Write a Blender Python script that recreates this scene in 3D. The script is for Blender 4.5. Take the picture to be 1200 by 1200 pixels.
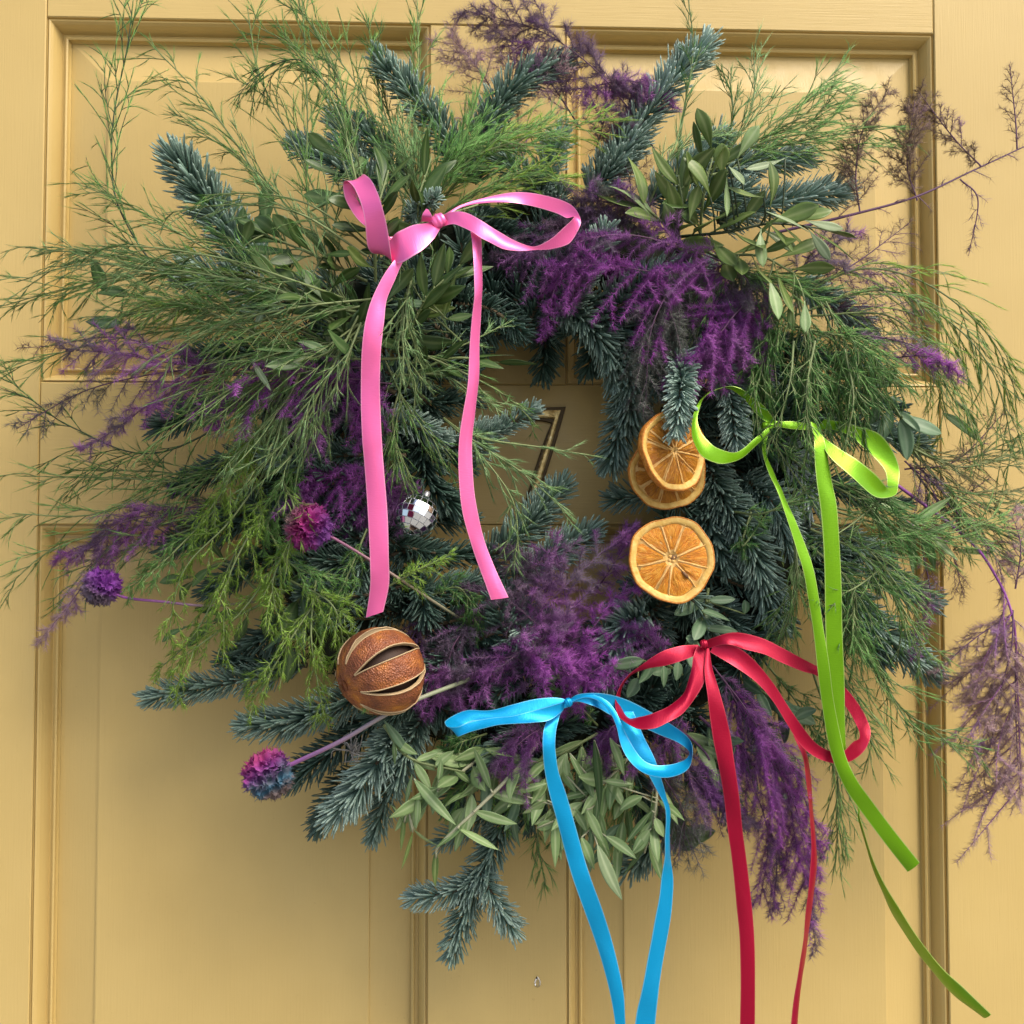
import bpy, math
import numpy as np
from mathutils import Vector, Matrix
from math import radians

sc = bpy.context.scene
for o in list(bpy.data.objects):
    bpy.data.objects.remove(o)
COL = sc.collection

# ------------------------------------------------------------------ camera
ZT = 1.90                                   # height of the top edge of the upper panels
CAM = np.array([0.2929, -0.7198, ZT - 0.3688])
YAW, PITCH, FOV = 0.0380, 0.0390, radians(52)
cam = bpy.data.objects.new('camera', bpy.data.cameras.new('camera'))
COL.objects.link(cam)
cam.data.sensor_fit = 'HORIZONTAL'
cam.data.angle = FOV
cam.data.clip_start = 0.01
cam.data.clip_end = 200
_f = np.array([math.sin(YAW) * math.cos(PITCH), math.cos(YAW) * math.cos(PITCH), math.sin(PITCH)])
_r = np.array([math.cos(YAW), -math.sin(YAW), 0.0])
_u = np.cross(_r, _f)
cam.matrix_world = Matrix(((_r[0], _u[0], -_f[0], CAM[0]), (_r[1], _u[1], -_f[1], CAM[1]),
                           (_r[2], _u[2], -_f[2], CAM[2]), (0, 0, 0, 1)))
sc.camera = cam

# ------------------------------------------------------------------ daylight (overcast)
SUN_EL, SUN_AZ = 50.0, 44.0                 # elevation; azimuth to the right of straight behind the camera
world = bpy.data.worlds.new('World')
sc.world = world
world.use_nodes = True
wn = world.node_tree
sky = wn.nodes.new('ShaderNodeTexSky')
sky.sky_type = 'NISHITA'
sky.sun_disc = False
sky.sun_elevation = radians(SUN_EL)
sky.sun_rotation = radians(180 - SUN_AZ)
sky.air_density = 1.0
sky.dust_density = 4.0
sky.ozone_density = 0.6
wn.links.new(sky.outputs[0], wn.nodes['Background'].inputs[0])
wn.nodes['Background'].inputs[1].default_value = 0.115
sun = bpy.data.objects.new('sun', bpy.data.lights.new('sun', 'SUN'))
COL.objects.link(sun)
sun.data.energy = 1.5
sun.data.angle = radians(32)
sun.data.color = (1.0, 0.93, 0.80)
_sd = Vector((math.sin(radians(SUN_AZ)) * math.cos(radians(SUN_EL)),
              -math.cos(radians(SUN_AZ)) * math.cos(radians(SUN_EL)), math.sin(radians(SUN_EL))))
sun.rotation_euler = _sd.to_track_quat('Z', 'Y').to_euler()
sun.location = (1, -1.5, 3)

vs = sc.view_settings
vs.view_transform = 'Standard'
vs.look = 'None'
vs.gamma = 1
vs.use_curve_mapping = False
vs.exposure = 1.0
sc.cycles.use_denoising = True
sc.cycles.max_bounces = 8
sc.cycles.transparent_max_bounces = 8


# ------------------------------------------------------------------ helpers
FPX = 600 / math.tan(FOV / 2)


def P(x, y, h=0.0):
    """world point seen at photograph pixel (x, y), h metres in front of the door face"""
    d = _f + _r * (x - 600) / FPX - _u * (y - 600) / FPX
    t = (-h - CAM[1]) / d[1]
    return CAM + d * t


def PXM(h):
    return (0.7198 - h) / FPX              # metres per photograph pixel at that distance


def rng(seed):
    return np.random.default_rng(seed)


def norm(v):
    return v / np.maximum(np.linalg.norm(v, axis=-1, keepdims=True), 1e-9)


def crom(pts, n):
    """Catmull-Rom through pts -> n points, even in parameter"""
    p = np.asarray(pts, float)
    if len(p) == 2:
        t = np.linspace(0, 1, n)[:, None]
        return p[0] * (1 - t) + p[1] * t
    q = np.vstack([2 * p[0] - p[1], p, 2 * p[-1] - p[-2]])
    s = np.linspace(0, len(p) - 1 - 1e-6, n)
    i = s.astype(int)
    t = (s - i)[:, None]
    a, b, c, d = q[i], q[i + 1], q[i + 2], q[i + 3]
    return 0.5 * (2 * b + (c - a) * t + (2 * a - 5 * b + 4 * c - d) * t ** 2 + (3 * b - a - 3 * c + d) * t ** 3)


def even(poly, n):
    seg = np.linalg.norm(np.diff(poly, axis=0), axis=1)
    s = np.concatenate([[0], np.cumsum(seg)])
    u = np.linspace(0, s[-1], n)
    return np.stack([np.interp(u, s, poly[:, k]) for k in range(3)], 1), s[-1]


class MB:
    """collects vertices, quads and triangles (numpy) into ONE mesh"""

    def __init__(self):
        self.v, self.q, self.t, self.a, self.b, self.n = [], [], [], [], [], 0

    def add(self, v, quads=None, tris=None, a=None, b=None):
        v = np.asarray(v, float).reshape(-1, 3)
        if quads is not None and len(quads):
            self.q.append(np.asarray(quads, int).reshape(-1, 4) + self.n)
        if tris is not None and len(tris):
            self.t.append(np.asarray(tris, int).reshape(-1, 3) + self.n)
        self.v.append(v)
        self.a.append(np.broadcast_to(0.5 if a is None else a, (len(v),)).astype(float))
        self.b.append(np.broadcast_to(0.0 if b is None else b, (len(v),)).astype(float))
        self.n += len(v)
        return self

    def mesh(self, name, mat, smooth=True):
        me = bpy.data.meshes.new(name)
        v = np.concatenate(self.v)
        q = np.concatenate(self.q) if self.q else np.zeros((0, 4), int)
        t = np.concatenate(self.t) if self.t else np.zeros((0, 3), int)
        me.vertices.add(len(v))
        me.vertices.foreach_set('co', v.ravel())
        me.loops.add(q.size + t.size)
        me.loops.foreach_set('vertex_index', np.concatenate([q.ravel(), t.ravel()]).astype(np.int32))
        me.polygons.add(len(q) + len(t))
        st = np.concatenate([np.arange(len(q)) * 4, q.size + np.arange(len(t)) * 3]).astype(np.int32)
        me.polygons.foreach_set('loop_start', st)
        me.polygons.foreach_set('use_smooth', np.full(len(q) + len(t), smooth))
        for nm, arr in (('rnd', self.a), ('along', self.b)):
            at = me.attributes.new(nm, 'FLOAT', 'POINT')
            at.data.foreach_set('value', np.concatenate(arr).astype(np.float32))
        me.update(calc_edges=True)
        me.validate()
        me.materials.append(mat)
        return me

    def build(self, name, mat, parent=None, smooth=True, kind=None):
        return link(name, self.mesh(name, mat, smooth), parent, kind)


def link(name, data, parent=None, kind=None):
    o = bpy.data.objects.new(name, data)
    COL.objects.link(o)
    if parent is not None:
        attach(o, parent)
    if kind:
        o['kind'] = kind
    return o


WLOC = {}


def attach(o, parent):
    o.parent = parent
    o.matrix_parent_inverse = Matrix.Translation(-Vector(WLOC.get(parent.name, (0, 0, 0))))


def empty(name, loc, parent=None):
    o = bpy.data.objects.new(name, None)
    o.empty_display_size = 0.02
    COL.objects.link(o)
    o.location = loc
    WLOC[o.name] = tuple(loc)
    if parent is not None:
        attach(o, parent)
    return o


def tag(o, label=None, cat=None, group=None, kind=None):
    for k, v in (('label', label), ('category', cat), ('group', group), ('kind', kind)):
        if v:
            o[k] = v
    return o


def tubes(mb, polys, radii, sides=4, a=None, cap=True):
    """polys (N,K,3), radii (N,K)"""
    polys = np.asarray(polys, float)
    if polys.ndim == 2:
        polys = polys[None]
    N, K, _ = polys.shape
    radii = np.broadcast_to(np.asarray(radii, float), (N, K))
    t = norm(np.gradient(polys, axis=1))
    ref = np.array([0.31, 0.87, 0.38])
    n1 = norm(np.cross(t, ref))
    n2 = np.cross(t, n1)
    ang = np.arange(sides) * 2 * math.pi / sides
    v = (polys[:, :, None, :] + radii[:, :, None, None] *
         (n1[:, :, None, :] * np.cos(ang)[None, None, :, None] + n2[:, :, None, :] * np.sin(ang)[None, None, :, None]))
    idx = np.arange(N * K * sides).reshape(N, K, sides)
    i0, i1 = idx[:, :-1], idx[:, 1:]
    q = np.stack([i0, np.roll(i0, -1, 2), np.roll(i1, -1, 2), i1], -1).reshape(-1, 4)
    aa = None if a is None else np.repeat(np.broadcast_to(a, (N,)), K * sides)
    bb = np.tile(np.repeat(np.linspace(0, 1, K), sides), N)
    tr = None
    if cap:
        e = idx[:, -1]
        tr = np.concatenate([np.stack([e[:, 0], e[:, k], e[:, k + 1]], -1) for k in range(1, sides - 1)])
    mb.add(v, quads=q, tris=tr, a=aa, b=bb)


def spikes(mb, B, D, L, W, a=None, tip=0.0):
    """three-sided tapering hairs"""
    N = len(B)
    if N == 0:
        return
    D = norm(D)
    n1 = norm(np.cross(D, np.array([0.3, 0.9, 0.25])))
    n2 = np.cross(D, n1)
    L = np.broadcast_to(L, (N,))[:, None]
    W = np.broadcast_to(W, (N,))[:, None]
    vs_ = []
    for k in range(3):
        an = k * 2 * math.pi / 3
        vs_.append(B + W * (n1 * math.cos(an) + n2 * math.sin(an)))
    vs_.append(B + D * L)
    v = np.stack(vs_, 1).reshape(-1, 3)
    i = np.arange(N)[:, None] * 4
    tr = np.concatenate([i + np.array([[0, 1, 3]]), i + np.array([[1, 2, 3]]), i + np.array([[2, 0, 3]])])
    aa = np.repeat(np.broadcast_to(0.5 if a is None else a, (N,)), 4)
    bb = np.tile(np.array([0, 0, 0, 1.]), N)
    mb.add(v, tris=tr, a=aa, b=bb)


def needles(mb, B, D, U, L, W, curve, a):
    """fir needles: blunt, slightly flattened, bending towards U"""
    N = len(B)
    D = norm(D)
    S = norm(np.cross(D, U))
    T = np.array([0, .45, .92])
    prof = np.array([.6, 1, .8])
    ang = np.array([0, math.pi / 2, math.pi, 1.5 * math.pi])
    rings = []
    for t, p in zip(T, prof):
        c = B + D * (L * t)[:, None] + U * (curve * L * t * t)[:, None]
        nn = norm(np.cross(S, D + U * (2 * curve * t)[:, None]))
        for k in range(4):
            rings.append(c + S * (W * p * math.cos(ang[k]))[:, None] + nn * (W * .5 * p * math.sin(ang[k]))[:, None])
    rings.append(B + D * (L * 1.0)[:, None] + U * (curve * L)[:, None])
    v = np.stack(rings, 1)
    M = v.shape[1]
    i = np.arange(N)[:, None] * M
    q = []
    for r_ in range(2):
        for k in range(4):
            k2 = (k + 1) % 4
            q.append(i + np.array([[r_ * 4 + k, r_ * 4 + k2, r_ * 4 + 4 + k2, r_ * 4 + 4 + k]]))
    tr = [i + np.array([[8 + k, 8 + (k + 1) % 4, 12]]) for k in range(4)]
    bb = np.tile(np.concatenate([np.repeat(T, 4), [1.0]]), N)
    mb.add(v.reshape(-1, 3), quads=np.concatenate(q), tris=np.concatenate(tr), a=np.repeat(a, M), b=bb)


# ------------------------------------------------------------------ materials
def newmat(name):
    m = bpy.data.materials.new(name)
    m.use_nodes = True
    nt = m.node_tree
    return m, nt, nt.nodes['Principled BSDF']


def nd(nt, kind, **kw):
    n = nt.nodes.new(kind)
    for k, v in kw.items():
        if k.startswith('i_'):
            key = k[2:].replace('_', ' ')
            n.inputs[key].default_value = v
        else:
            setattr(n, k, v)
    return n


def ramp(nt, fac, stops):
    r = nt.nodes.new('ShaderNodeValToRGB')
    while len(r.color_ramp.elements) < len(stops):
        r.color_ramp.elements.new(0.5)
    for e, (p, c) in zip(r.color_ramp.elements, stops):
        e.position = p
        e.color = (*c, 1)
    nt.links.new(fac, r.inputs[0])
    return r.outputs[0]


def mixc(nt, fac, a, b, mode='MIX'):
    m = nt.nodes.new('ShaderNodeMix')
    m.data_type = 'RGBA'
    m.blend_type = mode
    for sock, val in ((m.inputs[0], fac), (m.inputs[6], a), (m.inputs[7], b)):
        if hasattr(val, 'is_linked'):
            nt.links.new(val, sock)
        elif isinstance(val, (int, float)):
            sock.default_value = val
        else:
            sock.default_value = (*val, 1)
    return m.outputs[2]


def noise(nt, scale, detail=3, coord=None, dist=0.0, rough=.5):
    n = nt.nodes.new('ShaderNodeTexNoise')
    n.inputs['Scale'].default_value = scale
    n.inputs['Detail'].default_value = detail
    n.inputs['Distortion'].default_value = dist
    n.inputs['Roughness'].default_value = rough
    if coord is None:
        g = nt.nodes.new('ShaderNodeNewGeometry')
        coord = g.outputs['Position']
    nt.links.new(coord, n.inputs['Vector'])
    return n.outputs[0]


def bump(nt, bsdf, height, strength, distance):
    b = nt.nodes.new('ShaderNodeBump')
    b.inputs['Strength'].default_value = strength
    b.inputs['Distance'].default_value = distance
    nt.links.new(height, b.inputs['Height'])
    nt.links.new(b.outputs[0], bsdf.inputs['Normal'])


def translucent(nt, bsdf, color, fac):
    tr = nt.nodes.new('ShaderNodeBsdfTranslucent')
    mx = nt.nodes.new('ShaderNodeMixShader')
    mx.inputs[0].default_value = fac
    nt.links.new(color, tr.inputs[0])
    nt.links.new(bsdf.outputs[0], mx.inputs[1])
    nt.links.new(tr.outputs[0], mx.inputs[2])
    out = [n for n in nt.nodes if n.type == 'OUTPUT_MATERIAL'][0]
    nt.links.new(mx.outputs[0], out.inputs[0])


def attr(nt, name):
    a = nt.nodes.new('ShaderNodeAttribute')
    a.attribute_name = name
    return a.outputs['Fac']


def foliage(name, lo, hi, rough=.5, trans=.25, along=None, patch=None, patch_scale=14, patch_bias=(.42, .58), spec=.35):
    """needle / frond colour: varies needle by needle; 'along' tints the tip; 'patch' = uneven dye"""
    m, nt, b = newmat(name)
    c = mixc(nt, attr(nt, 'rnd'), lo, hi)
    if patch is not None:
        n = noise(nt, patch_scale, 2)
        f = nt.nodes.new('ShaderNodeMapRange')
        f.inputs[1].default_value, f.inputs[2].default_value = patch_bias
        nt.links.new(n, f.inputs[0])
        c2 = mixc(nt, attr(nt, 'rnd'), patch[0], patch[1])
        c = mixc(nt, f.outputs[0], c, c2)
    if along is not None:
        c = mixc(nt, attr(nt, 'along'), c, mixc(nt, along[1], c, along[0]))
    nt.links.new(c, b.inputs['Base Color'])
    b.inputs['Roughness'].default_value = rough
    b.inputs['Specular IOR Level'].default_value = spec
    if trans:
        translucent(nt, b, c, trans)
    return m


def paint(name, vertical=True):
    m, nt, b = newmat(name)
    g = nt.nodes.new('ShaderNodeNewGeometry')
    mp = nt.nodes.new('ShaderNodeMapping')
    mp.inputs['Scale'].default_value = (1, 1, .035) if vertical else (.035, 1, 1)
    nt.links.new(g.outputs['Position'], mp.inputs[0])
    grain = noise(nt, 900, 4, mp.outputs[0], .3)
    fine = noise(nt, 2600, 2)
    blot = noise(nt, 9, 4)
    col = ramp(nt, blot, [(.25, (.50, .358, .126)), (.75, (.555, .406, .150))])
    spk = noise(nt, 420, 2)
    col = mixc(nt, ramp(nt, spk, [(.70, (0, 0, 0)), (.76, (.35, .35, .35))]), col, (.40, .27, .09))
    nt.links.new(col, b.inputs['Base Color'])
    nt.links.new(ramp(nt, noise(nt, 60, 4), [(.3, (.30, .30, .30)), (.7, (.52, .52, .52))]), b.inputs['Roughness'])
    b.inputs['Specular IOR Level'].default_value = .4
    ad = nt.nodes.new('ShaderNodeMath')
    ad.operation = 'MULTIPLY_ADD'
    ad.inputs[1].default_value = .35
    nt.links.new(fine, ad.inputs[0])
    nt.links.new(grain, ad.inputs[2])
    bump(nt, b, ad.outputs[0], .23, .0006)
    return m


M = {}
M['paint_v'] = paint('door_paint_vertical_brush', True)
M['paint_h'] = paint('door_paint_horizontal_brush', False)
M['fir'] = foliage('fir_needle', (.026, .074, .047), (.085, .185, .128), .38, .12, along=((.44, .58, .50), .42), spec=.55)
M['fir_dark'] = foliage('fir_needle_shaded_green', (.012, .038, .024), (.036, .088, .058), .40, .10, along=((.20, .32, .27), .32), spec=.5)  # darker copy of the fir green: shade of the wreath's core put into the colour
M['fir_blue'] = foliage('fir_needle_blue_bloom', (.06, .15, .11), (.165, .305, .235), .38, .12, along=((.60, .72, .65), .44), spec=.55)
M['fir_pale'] = foliage('fir_needle_silver_underside', (.25, .33, .33), (.5, .58, .58), .4, .1)
M['bark'] = foliage('twig_bark', (.07, .05, .03), (.12, .09, .05), .8, 0)
M['asp'] = foliage('asparagus_green', (.14, .36, .09), (.33, .62, .18), .42, .42)
M['asp_deep'] = foliage('asparagus_deep_green', (.06, .20, .05), (.15, .36, .10), .42, .42)
M['asp_lime'] = foliage('asparagus_fresh_green', (.23, .43, .05), (.45, .68, .12), .42, .42)
M['asp_pale'] = foliage('asparagus_pale_sage', (.25, .47, .18), (.46, .70, .34), .42, .42)
M['asp_brown'] = foliage('asparagus_olive_brown', (.14, .13, .06), (.24, .21, .10), .6, .3, patch=((.12, .17, .05), (.18, .25, .08)))
M['purple'] = foliage('plume_purple_dye', (.25, .06, .30), (.55, .23, .60), .6, .4,
                      patch=((.18, .13, .20), (.32, .25, .34)), patch_scale=22, patch_bias=(.50, .64))
M['purple_hot'] = foliage('plume_vivid_purple_dye', (.30, .045, .36), (.62, .20, .68), .6, .4)
M['purple_dusk'] = foliage('plume_dusky_purple_dye', (.16, .10, .17), (.32, .22, .33), .65, .35,
                           patch=((.22, .07, .30), (.38, .15, .46)), patch_scale=26, patch_bias=(.55, .66))
M['purple_grey'] = foliage('plume_grey_green_dye', (.12, .14, .115), (.24, .25, .23), .65, .35,
                           patch=((.19, .11, .21), (.32, .20, .35)), patch_scale=24, patch_bias=(.52, .66))
M['mauve'] = foliage('plume_dusty_mauve_dye', (.44, .28, .32), (.68, .49, .53), .65, .4,
                     patch=((.42, .22, .44), (.58, .36, .62)), patch_scale=26, patch_bias=(.55, .68))
M['rust'] = foliage('plume_brown_dye', (.19, .13, .09), (.33, .24, .165), .65, .35,
                    patch=((.24, .12, .22), (.36, .21, .34)), patch_scale=22, patch_bias=(.60, .74))
M['moss'] = foliage('shaded_moss', (.010, .014, .008), (.028, .034, .016), .9, 0)  # moss coloured near black, with the deep shade inside the wreath painted in


def leafmat(name, lo, hi, rib, rough=.42, trans=.22):
    m, nt, b = newmat(name)
    oi = nt.nodes.new('ShaderNodeObjectInfo')
    c = mixc(nt, oi.outputs['Random'], lo, hi)
    n = noise(nt, 130, 3)
    c = mixc(nt, ramp(nt, n, [(.35, (0, 0, 0)), (.7, (.5, .5, .5))]), c, tuple(x * .7 for x in lo))
    c = mixc(nt, attr(nt, 'rnd'), c, rib)
    nt.links.new(c, b.inputs['Base Color'])
    b.inputs['Roughness'].default_value = rough
    b.inputs['Specular IOR Level'].default_value = .4
    n2 = noise(nt, 900, 2)
    bump(nt, b, n2, .15, .0004)
    translucent(nt, b, c, trans)
    return m


M['leaf_dark'] = leafmat('leaf_dark_glossy', (.040, .085, .020), (.085, .15, .038), (.14, .20, .07), .34)
M['leaf_mid'] = leafmat('leaf_mid_green', (.055, .12, .035), (.10, .175, .055), (.17, .24, .10))
M['leaf_olive'] = leafmat('leaf_olive_khaki', (.10, .16, .038), (.19, .28, .07), (.28, .34, .13), .34)
M['leaf_pale'] = leafmat('leaf_pale_underside', (.22, .30, .15), (.32, .40, .22), (.42, .5, .3), .5)
M['leaf_sage'] = leafmat('leaf_sage_grey_green', (.17, .28, .10), (.32, .45, .19), (.44, .54, .29), .42)
M['leaf_jade'] = leafmat('leaf_jade_green', (.10, .19, .095), (.17, .27, .15), (.26, .36, .22), .45)
M['stem_green'] = foliage('stem_green', (.12, .16, .06), (.2, .25, .1), .5, 0)
M['stem_pale'] = foliage('stem_pale_straw', (.32, .33, .2), (.42, .42, .28), .55, 0)
M['stem_dark'] = foliage('stem_dark', (.03, .05, .025), (.05, .07, .03), .5, 0)
M['stem_purple'] = foliage('stem_purple_dye', (.22, .06, .26), (.34, .10, .38), .5, 0)
M['stem_dusk'] = foliage('stem_dusky_purple', (.09, .04, .09), (.15, .07, .13), .55, 0)


def satin(name, col, edge):
    m, nt, b = newmat(name)
    c = mixc(nt, ramp(nt, attr(nt, 'rnd'), [(0, (1, 1, 1)), (.035, (1, 1, 1)), (.06, (0, 0, 0)), (.94, (0, 0, 0)), (.965, (1, 1, 1))]), col, edge)
    nt.links.new(c, b.inputs['Base Color'])
    b.inputs['Roughness'].default_value = .34
    b.inputs['Metallic'].default_value = .42
    b.inputs['Specular IOR Level'].default_value = .35
    b.inputs['Anisotropic'].default_value = .5
    b.inputs['Coat Weight'].default_value = .0
    b.inputs['Coat Roughness'].default_value = .28
    mp = nt.nodes.new('ShaderNodeCombineXYZ')
    for k_, (nm, sc_) in enumerate((('rnd', 3.0), ('along', 1500.0))):
        mu = nt.nodes.new('ShaderNodeMath')
        mu.operation = 'MULTIPLY'
        mu.inputs[1].default_value = sc_
        nt.links.new(attr(nt, nm), mu.inputs[0])
        nt.links.new(mu.outputs[0], mp.inputs[k_])
    bump(nt, b, noise(nt, 1.0, 3, mp.outputs[0]), .35, .0003)
    translucent(nt, b, c, .10)
    return m


M['pink'] = satin('satin_pink', (.90, .16, .42), (.9, .30, .52))
M['lime'] = satin('satin_lime', (.165, .39, .006), (.36, .55, .12))
M['red'] = satin('satin_crimson', (.36, .002, .030), (.48, .04, .07))
M['blue'] = satin('satin_blue', (.003, .34, .68), (.12, .48, .75))

# ------------------------------------------------------------------ unseen paving in front of the door, added to bounce light up
m, nt, b = newmat('bounce_paving')
c = ramp(nt, noise(nt, 6, 5), [(.3, (.20, .19, .17)), (.7, (.28, .27, .24))])
nt.links.new(c, b.inputs['Base Color'])
b.inputs['Roughness'].default_value = .8
gm = MB().add([(-40, -80, -.004), (40, -80, -.004), (40, .3, -.004), (-40, .3, -.004)], quads=[(0, 1, 2, 3)])
tag(gm.build('ground', m, smooth=False), 'unseen pale paving added at the foot of the yellow door to bounce light', None, None, 'structure')

# ------------------------------------------------------------------ the door
X = [0, .2632, .3575, .62]
STILE = .115
ROWS = [(0.0, .2529), (.3494, .95), (1.13, 1.66)]        # panel rows measured down from ZT
door = tag(empty('front_door', (.31, .022, 0)), 'mustard yellow painted wooden front door with moulded raised panels behind the wreath', 'door')


def box(name, x0, x1, z0, z1, y0=0.0, y1=.044, mat='paint_v', parent=None, bev=.0007):
    mb = MB()
    b = bev
    v = [(x0 + b, y0, z0 + b), (x1 - b, y0, z0 + b), (x1 - b, y0, z1 - b), (x0 + b, y0, z1 - b),
         (x0, y0 + b, z0), (x1, y0 + b, z0), (x1, y0 + b, z1), (x0, y0 + b, z1),
         (x0, y1, z0), (x1, y1, z0), (x1, y1, z1), (x0, y1, z1)]
    q = [(0, 1, 2, 3), (0, 4, 5, 1), (1, 5, 6, 2), (2, 6, 7, 3), (3, 7, 4, 0),
         (4, 8, 9, 5), (5, 9, 10, 6), (6, 10, 11, 7), (7, 11, 8, 4), (8, 11, 10, 9)]
    mb.add(v, quads=q)
    return mb.build(name, M[mat], parent, smooth=False)


ztop, zbot = ZT + STILE, 0.0
g_ = .0003
box('stile', -STILE, -g_, zbot, ztop, parent=door)
box('stile', .62 + g_, .62 + STILE, zbot, ztop, parent=door)
rails = [(ztop, ZT), (ZT - ROWS[0][1], ZT - ROWS[1][0]), (ZT - ROWS[1][1], ZT - ROWS[2][0]), (ZT - ROWS[2][1], zbot)]
for za, zb in rails:
    box('rail', 0, .62, zb, za, y0=.0004, mat='paint_h', parent=door)
for (a, b) in ROWS:
    box('mullion', X[1], X[2], ZT - b + g_, ZT - a - g_, y0=.0008, parent=door)

PROF = [(0.0, .0012), (.0004, .0030), (.0012, .0030), (.0014, .0012), (.0022, .0016), (.0036, .0034), (.0049, .0060), (.0060, .0088),
        (.0069, .0118), (.0090, .0114), (.0092, .0098), (.0102, .0092), (.0112, .0098), (.0114, .0124), (.0122, .0142)]


def panel(x0, x1, z0, z1):
    # fielded panel: sunk margin, bevel, small step, flat field
    rings = [(.0122, .0144), (.0395, .0090), (.0399, .0076), (.0410, .0073)]
    v, q = [], []
    for d, y in rings:
        v += [(x0 + d, y, z0 + d), (x1 - d, y, z0 + d), (x1 - d, y, z1 - d), (x0 + d, y, z1 - d)]
    for r_ in range(len(rings) - 1):
        for k in range(4):
            k2 = (k + 1) % 4
            q.append((r_ * 4 + k, r_ * 4 + k2, r_ * 4 + 4 + k2, r_ * 4 + 4 + k))
    n = (len(rings) - 1) * 4
    q.append((n, n + 1, n + 2, n + 3))
    # back
    m_ = len(v)
    v += [(x0, .030, z0), (x1, .030, z0), (x1, .030, z1), (x0, .030, z1)]
    q.append((m_ + 3, m_ + 2, m_ + 1, m_))
    q += [(k, m_ + k, m_ + (k + 1) % 4, (k + 1) % 4) for k in range(4)]
    mb = MB().add(v, quads=q)
    po = mb.build('panel', M['paint_v'], door, smooth=False)
    corners = lambda d: [(x0 + d, z0 + d), (x1 - d, z0 + d), (x1 - d, z1 - d), (x0 + d, z1 - d)]
    for k in range(4):
        k2 = (k + 1) % 4
        vv, qq = [], []
        for d, y in PROF:
            c = corners(d)
            vv += [(c[k][0], y, c[k][1]), (c[k2][0], y, c[k2][1])]
        for i in range(len(PROF) - 1):
            qq.append((2 * i, 2 * i + 1, 2 * i + 3, 2 * i + 2))
        mm = MB().add(vv, quads=qq).build('moulding', M['paint_h' if k in (0, 2) else 'paint_v'], po, smooth=False)


for (a, b) in ROWS:
    panel(X[0], X[1], ZT - b, ZT - a)
    panel(X[2], X[3], ZT - b, ZT - a)

# ------------------------------------------------------------------ house number 7
m, nt, b = newmat('brass_hammered')
n1 = noise(nt, 420, 3)
c = ramp(nt, noise(nt, 260, 4), [(.3, (.34, .21, .06)), (.55, (.85, .64, .27)), (.8, (.95, .80, .45))])
nt.links.new(c, b.inputs['Base Color'])
b.inputs['Metallic'].default_value = .65
b.inputs['Roughness'].default_value = .42
bump(nt, b, n1, .5, .0015)
M['brass'] = m
m, nt, b = newmat('tarnished_brass_edge')
b.inputs['Base Color'].default_value = (.05, .032, .012, 1)
b.inputs['Metallic'].default_value = .7
b.inputs['Roughness'].default_value = .4
M['tarnish'] = m

numb = tag(empty('house_number', P(620, 600, 0)), 'brass numeral 7 on the door seen through the middle of the wreath', 'house number')


def stroke(name, pairs, h0, h1, inset, mat, parent):
    """a bevelled band between two outlines (outer, inner) given in photograph pixels"""
    n = 4
    po = crom([P(p[0], p[1], 0) for p in pairs[:5]], 4 * n + 1)
    pi = crom([P(p[2], p[3], 0) for p in pairs[:5]], 4 * n + 1)
    qo = crom([P(p[0], p[1], 0) for p in pairs[4:]], (len(pairs) - 5) * n + 1)[1:]
    qi = crom([P(p[2], p[3], 0) for p in pairs[4:]], (len(pairs) - 5) * n + 1)[1:]
    o, i_ = np.vstack([po, qo]), np.vstack([pi, qi])
    m_ = len(o)
    w = norm(i_ - o)
    rows = [(o, h0), (o, h0 + (h1 - h0) * .6), (o + w * inset, h1), (i_ - w * inset, h1), (i_, h0 + (h1 - h0) * .6), (i_, h0)]
    V = []
    for a_, h_ in rows:
        b_ = a_.copy()
        b_[:, 1] = -h_
        V.append(b_)
    ii = np.arange(6 * m_).reshape(6, m_)
    q = np.stack([ii[:-1, :-1], ii[1:, :-1], ii[1:, 1:], ii[:-1, 1:]], -1).reshape(-1, 4)
    caps = [(ii[k, e], ii[k + 1, e], ii[4 - k, e], ii[5 - k, e]) for k in range(2) for e in (0, m_ - 1)]
    return MB().add(np.concatenate(V), quads=np.concatenate([q, np.array(caps)])).build(name, M[mat], parent, smooth=False)


stroke('backing', [(589, 511, 597, 506), (592, 491, 603, 498.5), (611, 480, 618, 494), (636, 478, 634, 494), (663, 477, 646, 496.5),
                   (651, 519, 638, 516), (638.5, 560, 623.5, 560), (626, 603, 611, 603)], .0001, .0030, .0005, 'tarnish', numb)
stroke('face', [(593, 505, 596, 503), (597, 490, 601.5, 494.5), (613, 484, 617.5, 490.5), (636, 481.5, 635, 490.5), (656.5, 481.5, 649, 491.5),
                (646.5, 519, 640.5, 516.5), (634.5, 560, 627, 560), (622.5, 601, 614.5, 601)], .0029, .0048, .0011, 'brass', numb)

# ------------------------------------------------------------------ the wreath: base ring
WC = P(632, 560, .0)
RING_C = np.array([P(632, 560, .045)[0], -.032, P(632, 560, .045)[2]])
wreath = tag(empty('wreath', (RING_C[0], -.01, RING_C[2] - .2)),
             'large wild wreath of fir, asparagus fern, purple plumes and leaves hanging on the yellow door', 'wreath')
mb = MB()
rg = rng(3)
nu, nv = 96, 18
RR, rr = .158, .022
uu, vv_ = np.meshgrid(np.arange(nu) * 2 * math.pi / nu, np.arange(nv) * 2 * math.pi / nv, indexing='ij')
lump = 1 + .12 * np.sin(uu * 17 + np.sin(vv_ * 3) * 2) + .1 * np.sin(uu * 29 + vv_ * 5) + .06 * rg.standard_normal(uu.shape)
xx = (RR + rr * lump * np.cos(vv_)) * np.cos(uu)
zz = (RR + rr * lump * np.cos(vv_)) * np.sin(uu)
yy = rr * lump * np.sin(vv_)
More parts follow.
